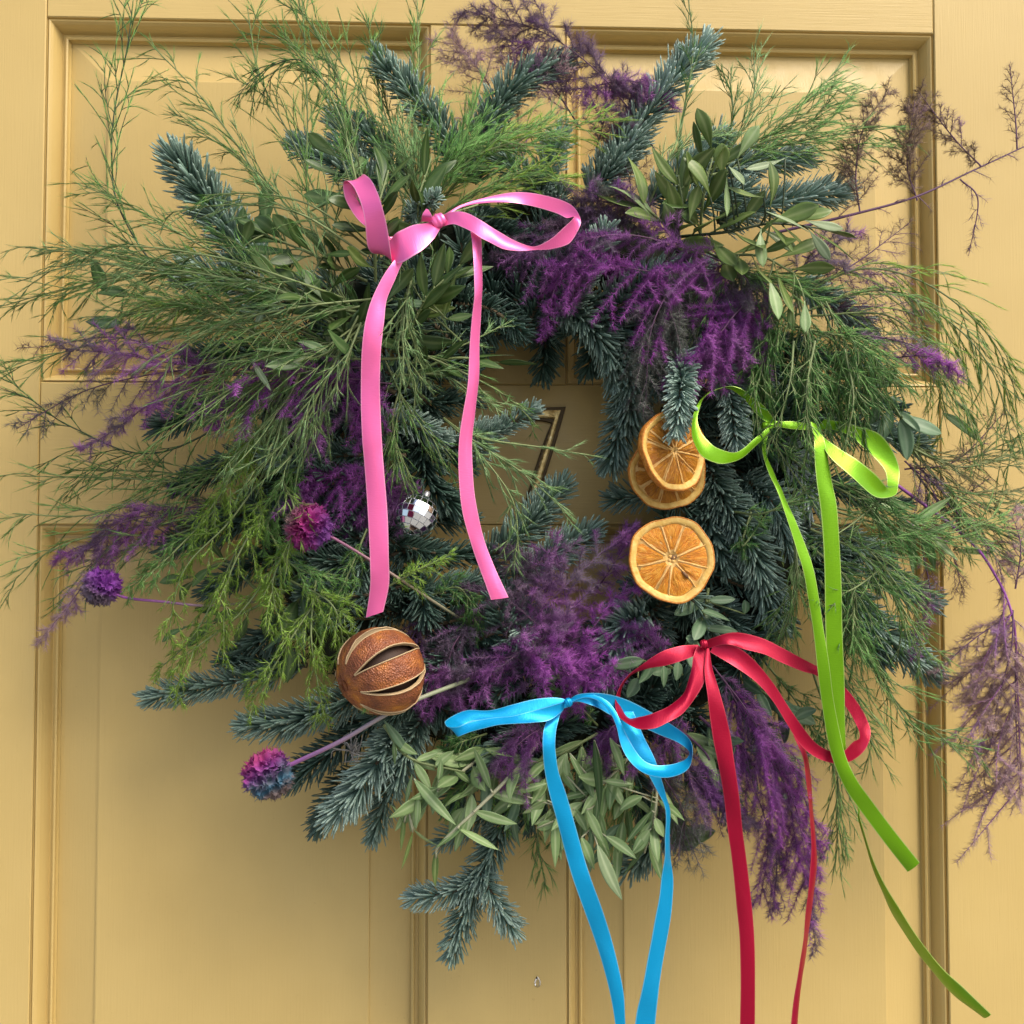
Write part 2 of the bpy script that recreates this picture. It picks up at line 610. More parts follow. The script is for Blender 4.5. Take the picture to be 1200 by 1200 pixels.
v = np.stack([xx + RING_C[0], yy + RING_C[1], zz + RING_C[2]], -1).reshape(-1, 3)
ii = np.arange(nu * nv).reshape(nu, nv)
q = np.stack([ii, np.roll(ii, -1, 0), np.roll(np.roll(ii, -1, 0), -1, 1), np.roll(ii, -1, 1)], -1).reshape(-1, 4)
mb.add(v, quads=q, a=rg.random(len(v)))
idx = rg.integers(0, len(v), 9000)
cen = np.stack([RR * np.cos(uu), np.zeros_like(uu), RR * np.sin(uu)], -1).reshape(-1, 3) + RING_C
spikes(mb, v[idx] + rg.normal(0, .003, (9000, 3)), norm(v[idx] - cen[idx]) + rg.normal(0, .8, (9000, 3)), rg.uniform(.005, .014, 9000), .0006, rg.random(9000))
mb.build('moss_ring', M['moss'], wreath)


# ------------------------------------------------------------------ fir sprigs
def fir(pts, nl=17, seed=0, mat='fir', dens=1.0, width=3.3, up=(0, -1, .3), spread=70, curve=.36, label=None, twigs=()):
    """pts: (px,py,h) from base to tip, nl needle length in px"""
    rg = rng(1000 + seed)
    w = [P(*p) for p in pts]
    root = empty('fir_sprig', w[0], wreath)
    if label:
        root['label'] = label
    mb, st = MB(), MB()
    paths = [(w, 1.0)] + [([P(*p) for p in tw], .9) for tw in twigs]
    for w_, sc_ in paths:
        poly, ln = even(crom(w_, 40), 40)
        h = np.mean([-p[1] for p in w_])
        px = PXM(h)
        tubes(st, poly, np.linspace(.0019, .0009, 40) * sc_, 5, a=rg.random())
        n = int(ln / px * 2.05 * dens) + 16
        s = np.concatenate([rg.random(n), np.full(12, .985) + rg.normal(0, .008, 12)])
        n = len(s)
        f = s * 39
        i = np.clip(f.astype(int), 0, 38)
        B = poly[i] * (1 - (f - i))[:, None] + poly[i + 1] * (f - i)[:, None]
        T = norm(poly[i + 1] - poly[i])
        upv = norm(np.asarray(up, float) + rg.normal(0, .05, 3))
        N1 = norm(np.cross(T, upv + T * .01))
        N2 = np.cross(N1, T)
        az = rg.uniform(0, 2 * math.pi, n)
        # needles mostly brushed to the upper side
        lat = np.where(rg.random(n) < .5, 0.0, math.pi) + rg.normal(0, .38, n)
        pick = rg.random(n)
        az = np.where(pick < .5, lat, np.where(pick < .82, math.pi / 2 + (az - math.pi) * .36, az))
        R = N1 * np.cos(az)[:, None] + N2 * np.sin(az)[:, None]
        sp = np.radians(spread + rg.normal(0, 8, n)) * np.where(s > .95, .35 + .5 * rg.random(n), 1) * (1 - .2 * s)
        D = T * np.cos(sp)[:, None] + R * np.sin(sp)[:, None]
        L = nl * 1.36 * px * rg.uniform(.75, 1.12, n) * (1 - .25 * s ** 6) * sc_
        W = np.full(n, width * px * .5 * nl / 17) * rg.uniform(.8, 1.15, n)
        U = norm(T * .8 + N2 * .5 + rg.normal(0, .15, (n, 3)))
        a = np.clip(rg.normal(.45, .22, n) + (s - .5) * .3, 0, 1)
        needles(mb, B, D, U, L, W, np.full(n, curve) * rg.uniform(.3, 1.3, n), a)
    st.build('stem', M['bark'], root)
    mb.build('needles', M[mat], root, kind='stuff')
    return root


# ------------------------------------------------------------------ fern fronds
def frond(pts, kind, seed, blen=60, nb=16, mat='asp', stem='stem_green', droop=.25, ang=36, clad=10, cden=1.0, u0=.12, cang=24,
          sub=3, thick=.00022, flat=.55, stemr=.0008, name='asparagus_frond', taper=.6, label=None, side=None, swid=.7, plane=None, arc=.12):
    """stem + side branches + twigs, all carrying fine needle-like cladodes"""
    rg = rng(5000 + seed)
    w = [P(*p) for p in pts]
    root = empty(name, w[0], wreath)
    if label:
        root['label'] = label
    poly, ln = even(crom(w, 48), 48)
    h = np.mean([-p[1] for p in w])
    px = PXM(h)
    K = 6
    mb, st = MB(), MB()
    tubes(st, poly, np.linspace(stemr, stemr * .35, 48), 5, a=rg.random())
    view = np.array([0, -1.0, 0]) if plane is None else np.asarray(plane, float)
    lines, lr = [], []
    us = np.sort(u0 + (1 - u0) * (np.arange(nb) + rg.uniform(-.3, .3, nb)) / nb)
    us = np.clip(us, 0, .985)
    for k, u in enumerate(us):
        f = u * 47
        i = min(int(f), 46)
        b0 = poly[i] * (1 - f + i) + poly[i + 1] * (f - i)
        T = norm(poly[i + 1] - poly[i])
        S = norm(np.cross(T, view))
        sg = (1 if k % 2 else -1) if side is None else side * (1 if rg.random() < .88 else -1)
        az = rg.normal(0, 1 - flat) * 1.4
        R = S * sg * math.cos(az) + view * math.sin(az)
        an = radians(ang + rg.normal(0, 6))
        D = norm(T * math.cos(an) + R * math.sin(an))
        L = blen * px * (1 - taper * u) * (.45 + .55 * min(1, (u - u0) / .25 + .3)) * rg.uniform(.7, 1.15)
        t = np.linspace(0, 1, K)[:, None]
        bend = norm(T + rg.normal(0, .2, 3))
        ln_ = b0 + D * L * t + np.array([0, 0, -1.0]) * droop * L * t ** 2 + bend * .18 * L * t ** 2 + (S * rg.normal(0, arc) + view * rg.normal(0, arc)) * L * t ** 2
        lines.append(ln_)
        lr.append(np.linspace(stemr * .45, thick * .9, K))
        nsub = int(rg.poisson(sub)) if sub else 0
        for j in range(nsub):
            u2 = rg.uniform(.12, .85)
            g = u2 * (K - 1)
            i2 = min(int(g), K - 2)
            b2 = ln_[i2] * (1 - g + i2) + ln_[i2 + 1] * (g - i2)
            T2 = norm(ln_[i2 + 1] - ln_[i2])
            S2 = norm(np.cross(T2, view + rg.normal(0, .4, 3)))
            sg2 = 1 if j % 2 else -1
            an2 = radians(ang * .95 + rg.normal(0, 8))
            D2 = norm(T2 * math.cos(an2) + S2 * sg2 * math.sin(an2) + rg.normal(0, .12, 3))
            L2 = L * rg.uniform(.28, .6) * (1 - .45 * u2)
            lines.append(b2 + D2 * L2 * t + np.array([0, 0, -1.0]) * droop * .8 * L2 * t ** 2 + rg.normal(0, arc, 3) * L2 * t ** 2)
            lr.append(np.linspace(thick * 1.3, thick * .8, K))
    lines = np.array(lines)
    lr = np.array(lr)
    tubes(st, lines, lr, 3, a=rg.random(len(lines)))
    # tip of the main stem carries cladodes too
    tipk = even(poly[int(48 * .55):], K)[0]
    lines = np.concatenate([lines, tipk[None]])
    B, D, A = [], [], []
    segl = np.linalg.norm(lines[:, -1] - lines[:, 0], axis=1)
    for L_, sl in zip(lines, segl):
        n = max(4, int(sl / px * .55 * cden))
        s = rg.uniform(.03, 1, n) * (K - 1)
        i = np.minimum(s.astype(int), K - 2)
        fr = (s - i)[:, None]
        b_ = L_[i] * (1 - fr) + L_[i + 1] * fr
        T = norm(L_[i + 1] - L_[i])
        n1 = norm(np.cross(T, view + rg.normal(0, .3, 3)))
        n2 = np.cross(T, n1)
        az = rg.uniform(0, 2 * math.pi, n)
        an = np.radians(cang + rg.normal(0, cang * .22, n))[:, None]
        B.append(b_)
        D.append(T * np.cos(an) + (n1 * np.cos(az)[:, None] + .7 * n2 * np.sin(az)[:, None]) * np.sin(an))
        A.append(np.clip(rg.normal(.5, .25) + rg.normal(0, .2, n), 0, 1))
    B, D, A = np.concatenate(B), np.concatenate(D), np.concatenate(A)
    spikes(mb, B, D, clad * px * rg.uniform(.6, 1.2, len(B)), swid * px * .5, A)
    st.build('stem', M[stem], root)
    mb.build('foliage', M[mat], root, kind='stuff')
    return root


def wisp(pts, seed, blen=70, mat='asp', **kw):
    d = dict(nb=13, droop=.15, ang=30, clad=16, cden=.62, cang=10, sub=3.2, flat=.4, stem='stem_green', swid=.66, arc=.22)
    d.update(kw)
    d['ang'] *= .82
    blen *= 1.3
    return frond(pts, 'wisp', seed, blen, mat=mat, **d)


def lush(pts, seed, blen=45, mat='asp_lime', **kw):
    d = dict(nb=15, droop=.35, ang=38, clad=10, cden=1.7, cang=27, sub=4, flat=.5, swid=.75, arc=.2)
    d.update(kw)
    return frond(pts, 'lush', seed, blen, mat=mat, **d)


def plume(pts, seed, blen=60, mat='purple', **kw):
    d = dict(nb=20, droop=.35, ang=46, clad=10.5, cden=6.0, cang=54, sub=1.5, stemr=.0006, flat=.5, arc=.2, stem='stem_dusk', name='purple_plume', u0=.05, swid=.46, thick=.00012)
    if kw.get('nb', 20) > 12 and kw.get('cden', 9) > 3:
        kw = dict(kw, nb=int(kw.get('nb', 20) * 1.0))
        blen *= 1.1
    d.update(kw)
    return frond(pts, 'plume', seed, blen, mat=mat, **d)


# ------------------------------------------------------------------ leaves
def leaf_mesh(shape, matname, var):
    rg = rng(77 + var)
    n, wN = 11, 6
    t = np.linspace(0, 1, n)
    if shape == 'lance':
        wv = np.sin(math.pi * t ** .85) ** .9
    elif shape == 'spat':
        wv = np.sin(math.pi * t ** 1.55) ** .85 * (1 - .15 * (1 - t))
    else:
        wv = np.sin(math.pi * t ** .9) ** .65
    wv = np.clip(wv, .03, 1) * .5
    wv[0] = .05
    wv[-1] = .01
    bend = rg.uniform(-.18, .10)
    fold = rg.uniform(.15, .5)
    tw = rg.uniform(-.5, .5)
    side = rg.uniform(-.10, .10)
    v, a = [], []
    for i in range(n):
        for j in range(wN + 1):
            s = (j / wN - .5) * 2
            y = s * wv[i]
            z = fold * (abs(s) ** 1.4) * wv[i] * .5
            cr, sr = math.cos(tw * t[i]), math.sin(tw * t[i])
            # width and thickness are scaled by the object; y,z in width units
            v.append((t[i], y * cr - z * sr + side * math.sin(math.pi * t[i]) * 2.2, y * sr + z * cr + bend * 2.2 * math.sin(math.pi * t[i] * .9)))
            a.append(max(0, 1 - abs(s) * 5) * .8)
    ii = np.arange(n * (wN + 1)).reshape(n, wN + 1)
    q = np.stack([ii[:-1, :-1], ii[1:, :-1], ii[1:, 1:], ii[:-1, 1:]], -1).reshape(-1, 4)
    v = np.array(v)
    # thin second face so that the blade has a thickness
    v2 = v.copy()
    v2[:, 2] -= .03
    nn = len(v)
    edge = []
    bd = [ii[:, 0], ii[-1, :], ii[::-1, -1], ii[0, ::-1]]
    bd = np.concatenate([b_[:-1] for b_ in bd])
    for k in range(len(bd)):
        a_, b_ = bd[k], bd[(k + 1) % len(bd)]
        edge.append((b_, a_, a_ + nn, b_ + nn))
    mb = MB()
    mb.add(np.concatenate([v, v2]), quads=np.concatenate([q, q[:, ::-1] + nn, np.array(edge)]), a=np.concatenate([a, a]))
    return mb.mesh('leaf_blade', M[matname])


LEAF = {}


def leaf(base, tip, width, mat, shape, parent, seed, roll=None):
    """base, tip: world points; width in metres"""
    rg = rng(9000 + seed)
    key = (shape, mat, int(rg.integers(0, 5)))
    if key not in LEAF:
        LEAF[key] = leaf_mesh(*key)
    o = link('leaf', LEAF[key], parent)
    d = np.asarray(tip) - np.asarray(base)
    L = np.linalg.norm(d)
    x = d / L
    ref = np.array([0, -1.0, .35]) + rg.normal(0, .35, 3)
    ref = ref - x * (ref @ x)
    z = norm(ref)
    y = np.cross(z, x)
    r_ = rg.normal(0, .45) if roll is None else roll
    y, z = y * math.cos(r_) + z * math.sin(r_), z * math.cos(r_) - y * math.sin(r_)
    mt = Matrix(((x[0] * L, y[0] * width, z[0] * width, base[0]), (x[1] * L, y[1] * width, z[1] * width, base[1]),
                 (x[2] * L, y[2] * width, z[2] * width, base[2]), (0, 0, 0, 1)))
    o.matrix_basis = mt
    return o


def twig(pts, ll, ratio, mat, shape, seed, n=12, name='leafy_twig', stem='stem_green', heroes=(), ang=45, r=.0011, label=None, alt=None, u0=.1):
    """a leafy stem with leaves along it; heroes: (x0,y0,h0,x1,y1,h1,width_px[,mat]) leaves placed one by one"""
    rg = rng(7000 + seed)
    w = [P(*p) for p in pts]
    root = empty(name, w[0], wreath)
    if label:
        root['label'] = label
    poly, ln = even(crom(w, 40), 40)
    px = PXM(np.mean([-p[1] for p in w]))
    st = MB()
    tubes(st, poly, np.linspace(r, r * .5, 40), 6, a=.5)
    sd = seed * 100
    for k in range(n):
        u = u0 + (1 - u0) * (k // 2 * 2 + rg.uniform(0, .8)) / max(1, n)
        i = min(int(u * 39), 38)
        b0 = poly[i]
        T = norm(poly[i + 1] - poly[i])
        S = norm(np.cross(T, np.array([0, -1.0, 0]) + rg.normal(0, .5, 3)))
        an = radians(ang + rg.normal(0, 14)) * (1 - .5 * u)
        D = norm(T * math.cos(an) + S * (1 if k % 2 else -1) * math.sin(an) + np.array([0, -.25, -.15]) + rg.normal(0, .18, 3))
        L = rg.uniform(*ll) * px
        pet = b0 + D * L * .1
        tubes(st, np.stack([b0, b0 + D * L * .05, pet]), np.full(3, r * .45), 4)
        mm = alt if (alt and rg.random() < .25) else mat
        leaf(pet, b0 + D * L * 1.08, L * ratio * rg.uniform(.85, 1.2), mm, shape, root, sd + k)
    for k, hr in enumerate(heroes):
        x0, y0, h0, x1, y1, h1, wpx = hr[:7]
        mm = hr[7] if len(hr) > 7 else mat
        b0, t0 = P(x0, y0, h0), P(x1, y1, h1)
        leaf(b0, t0, wpx * PXM(h0), mm, shape, root, sd + 50 + k, roll=rg.normal(0, .2))
        # petiole to the nearest point of the stem
        j = np.argmin(np.linalg.norm(poly - b0, axis=1))
        mid = (b0 + poly[j]) / 2 + np.array([0, -.002, 0])
        tubes(st, crom([poly[j], mid, b0], 7)[None], np.full(7, r * .5), 4)
    st.build('stem', M[stem], root)
    return root

# ---- filler sprigs tucked round the ring (deep layer)
rg0 = rng(42)
for k in range(84):
    th = 2 * math.pi * (k + rg0.uniform(-.3, .3)) / 84
    layer = k % 3
    r0 = [118, 205, 165][layer] + rg0.uniform(-14, 14)
    r1 = r0 + [112, 125, 120][layer] * rg0.uniform(.8, 1.1)
    dth = rg0.uniform(-.28, .28) + (.12 if layer else 0)
    if layer == 0:                       # inner row leans inward / along the ring
        r0, r1 = 215 + rg0.uniform(-10, 10), 158 + rg0.uniform(-12, 22)
        dth = rg0.choice([-1, 1]) * rg0.uniform(.25, .5)
    cx, cy = 632, 560
    h0 = rg0.uniform(.045, .075)
    h1 = h0 + rg0.uniform(-.015, .03)
    a0, a1 = th, th + dth
    am = (a0 + a1) / 2
    rm = (r0 + r1) / 2 + 6
    pts = [(cx + r0 * math.cos(a0), cy + r0 * math.sin(a0), h0), (cx + rm * math.cos(am), cy + rm * math.sin(am), (h0 + h1) / 2 + .006),
           (cx + r1 * math.cos(a1), cy + r1 * math.sin(a1), h1)]
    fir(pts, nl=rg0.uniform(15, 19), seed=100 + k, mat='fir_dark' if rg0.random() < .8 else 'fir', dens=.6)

# ---- fir sprigs one can pick out
FIRS = [
    ([(300, 320, .05), (262, 262, .055), (228, 215, .06), (207, 188, .062)], 25, 'fir', 1.25),
    ([(310, 350, .05), (260, 325, .055), (215, 322, .055)], 22, 'fir_blue', 1.0),
    ([(455, 240, .04), (420, 195, .045), (395, 142, .045)], 20, 'fir_blue', 1.1),
    ([(440, 230, .04), (395, 195, .045), (350, 172, .045)], 19, 'fir_blue', 1.0),
    ([(480, 220, .04), (450, 185, .045), (425, 150, .045)], 18, 'fir', 1.0),
    ([(560, 215, .045), (520, 160, .055), (480, 110, .06), (446, 75, .06)], 20, 'fir', 1.2),
    ([(555, 215, .045), (570, 150, .055), (605, 100, .06), (655, 78, .055)], 21, 'fir', 1.25),
    ([(690, 230, .045), (735, 170, .05), (775, 110, .055), (825, 55, .055)], 22, 'fir_blue', 1.25),
    ([(700, 220, .04), (725, 190, .05), (745, 150, .05)], 20, 'fir_blue', 1.1),
    ([(620, 250, .05), (640, 200, .06), (655, 165, .06)], 19, 'fir_blue', 1.0),
    ([(650, 240, .05), (620, 215, .06), (590, 190, .06)], 18, 'fir', 1.0),
    ([(760, 240, .05), (800, 200, .055), (845, 165, .055)], 20, 'fir_blue', 1.0),
    ([(810, 230, .05), (870, 195, .055), (938, 188, .055)], 20, 'fir_blue', 1.15),
    ([(840, 260, .05), (910, 238, .055), (985, 226, .055)], 20, 'fir_blue', 1.2),
    ([(770, 260, .05), (820, 240, .06), (870, 225, .06)], 19, 'fir', 1.0),
    ([(700, 300, .06), (655, 330, .07), (670, 370, .07)], 22, 'fir_dark', 1.2),
    ([(640, 335, .065), (680, 370, .075), (712, 410, .075), (728, 455, .07)], 22, 'fir', 1.35),
    ([(720, 400, .065), (740, 440, .075), (737, 490, .07)], 22, 'fir', 1.3),
    ([(752, 450, .06), (732, 480, .065), (716, 540, .06)], 20, 'fir', 1.3),
    ([(760, 400, .07), (795, 425, .10), (797, 460, .118), (792, 503, .122)], 17, 'fir_blue', 1.5),
    ([(800, 420, .07), (835, 430, .085), (855, 465, .09), (862, 516, .098)], 18, 'fir_blue', 1.5),
    ([(820, 410, .07), (860, 425, .08), (893, 455, .08)], 18, 'fir', 1.2),
    ([(645, 350, .035), (640, 385, .03), (637, 432, .028)], 20, 'fir_dark', .9),
    ([(800, 580, .05), (765, 580, .05), (722, 585, .045)], 18, 'fir', .8),
    ([(815, 510, .06), (840, 570, .075), (880, 640, .085), (905, 722, .08)], 22, 'fir', 1.35),
    ([(840, 540, .06), (830, 600, .07), (850, 660, .075)], 22, 'fir', 1.2),
    ([(870, 560, .06), (905, 590, .075), (925, 640, .075)], 20, 'fir_blue', 1.2),
    ([(900, 520, .05), (935, 545, .06), (950, 590, .06)], 22, 'fir_pale', .55),
    ([(960, 640, .05), (1010, 720, .05), (1085, 785, .045)], 22, 'fir', 1.2),
    ([(980, 620, .05), (1040, 680, .05), (1085, 705, .045)], 20, 'fir', 1.1),
    ([(940, 640, .05), (980, 720, .055), (1030, 770, .05)], 20, 'fir_dark', 1.1),
    ([(900, 480, .05), (980, 500, .055), (1075, 520, .05)], 20, 'fir', 1.1),
    ([(930, 330, .05), (980, 360, .055), (1010, 385, .055)], 19, 'fir_blue', 1.1),
    ([(330, 790, .05), (270, 800, .05), (222, 808, .048), (180, 818, .045)], 17, 'fir', 1.15),
    ([(460, 800, .055), (400, 825, .06), (340, 845, .06), (292, 850, .055)], 20, 'fir', 1.25),
    ([(360, 780, .05), (310, 775, .045), (270, 775, .045)], 18, 'fir_dark', 1.0),
    ([(470, 850, .06), (445, 890, .07), (415, 930, .072), (392, 955, .07)], 22, 'fir_blue', 1.3),
    ([(470, 870, .05), (455, 930, .05), (440, 975, .045)], 17, 'fir', 1.1),
    ([(440, 840, .05), (390, 880, .05), (345, 912, .045)], 19, 'fir_dark', 1.2),
    ([(420, 900, .04), (390, 935, .04), (375, 965, .035)], 17, 'fir_dark', 1.0),
    ([(500, 830, .06), (480, 870, .07), (465, 915, .07)], 19, 'fir', 1.1),
    ([(600, 930, .05), (580, 990, .055), (560, 1030, .05), (530, 1115, .045)], 18, 'fir', 1.15),
    ([(565, 1025, .052), (530, 1045, .055), (488, 1052, .05)], 16, 'fir_blue', 1.1),
    ([(562, 1020, .055), (580, 1055, .062), (600, 1088, .06)], 16, 'fir_blue', 1.2),
    ([(600, 940, .05), (560, 960, .05), (520, 985, .045)], 16, 'fir', .8),
    ([(560, 660, .05), (605, 630, .055), (655, 575, .05)], 21, 'fir', 1.2),
    ([(600, 680, .06), (640, 655, .065), (690, 625, .06)], 20, 'fir', 1.1),
    ([(545, 540, .05), (585, 505, .06), (622, 482, .062)], 15, 'fir_blue', .9),
    ([(520, 530, .05), (550, 515, .06), (580, 505, .06)], 17, 'fir_blue', .9),
    ([(430, 520, .06), (470, 495, .075), (515, 515, .075)], 17, 'fir_blue', 1.0),
    ([(760, 720, .07), (730, 735, .08), (712, 790, .075)], 22, 'fir_blue', 1.2),
    ([(720, 800, .06), (705, 770, .07), (725, 720, .07)], 20, 'fir', 1.1),
    ([(600, 720, .07), (610, 735, .085), (612, 748, .092)], 16, 'fir_blue', 1.0),
    ([(490, 470, .05), (500, 560, .06), (530, 590, .06)], 22, 'fir_dark', 1.1),
    ([(400, 560, .06), (420, 640, .07), (425, 690, .07)], 22, 'fir', 1.2),
    ([(440, 640, .06), (400, 660, .07), (370, 690, .07)], 22, 'fir', 1.2),
    ([(470, 720, .06), (490, 690, .075), (500, 720, .08)], 20, 'fir_dark', 1.2),
    ([(520, 780, .06), (560, 760, .06), (600, 700, .06)], 20, 'fir_dark', 1.1),
    ([(500, 440, .05), (440, 470, .06), (400, 500, .065)], 20, 'fir_dark', 1.1),
    ([(310, 480, .05), (360, 500, .06), (390, 540, .065)], 20, 'fir', 1.0),
    ([(330, 600, .05), (260, 620, .05), (200, 640, .045)], 19, 'fir_dark', 1.0),
    ([(300, 470, .05), (240, 480, .05), (190, 500, .045)], 19, 'fir_dark', 1.0),
    ([(800, 950, .05), (770, 985, .05), (735, 1020, .05)], 19, 'fir', 1.0),
    ([(800, 900, .05), (840, 930, .055), (860, 960, .055)], 17, 'fir_dark', 1.0),
    ([(820, 700, .06), (850, 720, .07), (870, 745, .07)], 19, 'fir', 1.0),
    ([(480, 255, .08), (495, 243, .10), (510, 232, .112)], 13, 'fir_blue', 1.1),
    ([(400, 330, .05), (350, 350, .06), (300, 365, .06)], 19, 'fir', .9),
    ([(470, 400, .05), (500, 370, .06), (520, 320, .06)], 20, 'fir_dark', 1.0),
]
FIRS += [
    ([(890, 400, .045), (960, 420, .055), (1030, 440, .05)], 18, 'fir_dark', 1.0),
    ([(900, 450, .045), (970, 460, .055), (1045, 480, .05)], 18, 'fir_dark', 1.0),
    ([(900, 550, .045), (970, 570, .055), (1050, 590, .05)], 18, 'fir_dark', 1.0),
    ([(900, 600, .045), (960, 640, .055), (1030, 650, .05)], 18, 'fir', 1.0),
    ([(340, 510, .045), (280, 540, .055), (215, 570, .05)], 18, 'fir_dark', 1.0),
    ([(340, 560, .045), (290, 600, .055), (235, 615, .05)], 18, 'fir_dark', 1.0),
    ([(360, 420, .045), (290, 415, .055), (225, 420, .05)], 18, 'fir_dark', 1.0),
    ([(350, 640, .045), (300, 660, .055), (250, 690, .05)], 18, 'fir_dark', 1.0),
    ([(380, 700, .045), (340, 730, .055), (290, 760, .05)], 18, 'fir_dark', 1.0),
    ([(640, 860, .045), (640, 910, .055), (620, 960, .05)], 18, 'fir_dark', 1.1),
    ([(690, 850, .045), (690, 910, .055), (680, 970, .05)], 18, 'fir_dark', 1.1),
    ([(740, 850, .045), (745, 910, .055), (760, 970, .05)], 18, 'fir_dark', 1.1),
    ([(600, 850, .045), (560, 900, .055), (530, 940, .05)], 18, 'fir_dark', 1.1),
    ([(800, 830, .045), (830, 870, .055), (840, 920, .05)], 18, 'fir_dark', 1.1),
    ([(840, 800, .045), (880, 840, .055), (900, 890, .05)], 18, 'fir_dark', 1.1),
    ([(540, 250, .05), (590, 275, .065), (640, 285, .065)], 19, 'fir_dark', 1.2),
    ([(560, 320, .05), (540, 290, .065), (560, 260, .06)], 19, 'fir', 1.1),
    ([(760, 860, .05), (790, 820, .07), (800, 790, .07)], 19, 'fir_dark', 1.2),
    ([(720, 860, .05), (760, 810, .07), (780, 780, .07)], 19, 'fir_dark', 1.2),
    ([(640, 900, .05), (620, 860, .065), (590, 830, .065)], 19, 'fir_dark', 1.2),
    ([(600, 900, .05), (640, 860, .065), (680, 840, .065)], 19, 'fir_dark', 1.2),
    ([(900, 700, .05), (880, 760, .06), (850, 800, .06)], 19, 'fir_dark', 1.2),
    ([(880, 560, .05), (900, 500, .065), (930, 470, .065)], 19, 'fir_dark', 1.2),
    ([(900, 420, .05), (880, 470, .065), (850, 500, .065)], 19, 'fir_dark', 1.2),
    ([(470, 800, .05), (520, 830, .065), (540, 860, .065)], 19, 'fir_dark', 1.2),
    ([(430, 440, .05), (500, 470, .055), (550, 470, .05)], 18, 'fir_dark', 1.0),
    ([(430, 500, .05), (490, 530, .055), (545, 545, .05)], 18, 'fir_dark', 1.0),
    ([(420, 560, .05), (480, 600, .05), (545, 610, .045)], 18, 'fir_dark', 1.0),
    ([(430, 620, .05), (500, 650, .05), (560, 650, .045)], 18, 'fir_dark', 1.0),
    ([(450, 680, .05), (520, 690, .055), (580, 680, .05)], 18, 'fir', 1.0),
    ([(480, 420, .045), (530, 430, .045), (570, 400, .04)], 18, 'fir_dark', 1.0),
    ([(500, 360, .045), (560, 370, .045), (600, 350, .04)], 18, 'fir_dark', 1.0),
    ([(560, 300, .045), (600, 350, .045), (610, 385, .04)], 18, 'fir_dark', 1.0),
    ([(700, 340, .045), (700, 390, .045), (690, 430, .04)], 18, 'fir_dark', 1.0),
    ([(860, 640, .05), (800, 720, .055), (760, 720, .05)], 18, 'fir_dark', 1.0),
]
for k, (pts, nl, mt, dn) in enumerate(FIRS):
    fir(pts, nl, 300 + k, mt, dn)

# ---- leafy twigs
# dark glossy leaves around the pink bow
def zc(ox, oy, k, L):
    return [(ox + l[0] / k, oy + l[1] / k, l[2], ox + l[3] / k, oy + l[4] / k, l[5], l[6] / k) + tuple(l[7:]) for l in L]


twig([(430, 330, 0.088), (370, 300, 0.103), (310, 275, 0.098)], (42, 62), .33, 'leaf_dark', 'spat', 1, 14,
     heroes=zc(180, 200, 4, [(520, 300, 0.092, 532, 55, 0.097, 78, 'leaf_mid'), (412, 335, 0.092, 422, 168, 0.097, 50, 'leaf_mid'), (415, 362, 0.102, 458, 232, 0.107, 60),
                             (620, 515, 0.107, 632, 358, 0.112, 58)]))
twig([(450, 370, 0.098), (390, 360, 0.118), (320, 335, 0.113)], (42, 62), .33, 'leaf_dark', 'spat', 2, 14,
     heroes=zc(180, 200, 4, [(835, 552, 0.112, 968, 455, 0.122, 62), (680, 625, 0.117, 782, 508, 0.122, 50, 'leaf_mid'), (800, 395, 0.112, 935, 392, 0.117, 58),
                             (640, 470, 0.107, 770, 520, 0.112, 60, 'leaf_jade')]))
twig([(470, 300, 0.088), (425, 245, 0.108), (395, 172, 0.103)], (40, 60), .32, 'leaf_dark', 'spat', 3, 12, heroes=zc(180, 200, 4, [(735, 190, 0.112, 880, 100, 0.112, 40, 'leaf_mid')]))
twig([(480, 420, 0.098), (410, 420, 0.123), (340, 410, 0.123)], (42, 60), .3, 'leaf_mid', 'lance', 4, 10,
     heroes=zc(180, 200, 4, [(690, 835, 0.132, 517, 920, 0.134, 52, 'leaf_mid'), (465, 900, 0.127, 550, 1032, 0.132, 32, 'leaf_pale'), (510, 655, 0.122, 472, 742, 0.122, 36, 'leaf_pale')]))
twig([(470, 410, 0.098), (500, 350, 0.118), (540, 310, 0.113)], (44, 64), .28, 'leaf_dark', 'lance', 5, 13, alt='leaf_olive',
     heroes=zc(380, 190, 3.75, [(430, 615, 0.117, 612, 445, 0.122, 62, 'leaf_mid'), (410, 665, 0.112, 578, 640, 0.117, 70, 'leaf_olive'), (525, 675, 0.122, 580, 490, 0.122, 45, 'leaf_olive'),
                                (540, 690, 0.112, 655, 668, 0.112, 45, 'leaf_mid')]))
twig([(480, 440, 0.098), (530, 420, 0.108), (585, 425, 0.103)], (40, 56), .3, 'leaf_dark', 'lance', 6, 7)
twig([(440, 330, 0.098), (440, 260, 0.113), (455, 200, 0.108)], (42, 58), .32, 'leaf_dark', 'spat', 7, 10, alt='leaf_olive')
twig([(520, 320, 0.088), (490, 250, 0.103), (505, 185, 0.098)], (42, 58), .3, 'leaf_dark', 'lance', 8, 8, alt='leaf_olive')
twig([(380, 430, 0.088), (420, 380, 0.113), (460, 350, 0.113)], (42, 60), .32, 'leaf_dark', 'spat', 9, 12, alt='leaf_jade')
twig([(560, 330, .045), (590, 310, .05), (620, 330, .045)], (42, 56), .32, 'leaf_dark', 'lance', 10, 6)
twig([(190, 350, .05), (150, 345, .055), (115, 335, .05)], (36, 46), .35, 'leaf_mid', 'lance', 11, 2,
     heroes=[(124, 342, .055, 107, 303, .06, 16, 'leaf_mid'), (142, 378, .05, 100, 377, .05, 16, 'leaf_jade')])
twig([(300, 690, .06), (260, 660, .065), (215, 690, .06)], (32, 44), .35, 'leaf_dark', 'spat', 12, 6, alt='leaf_mid')
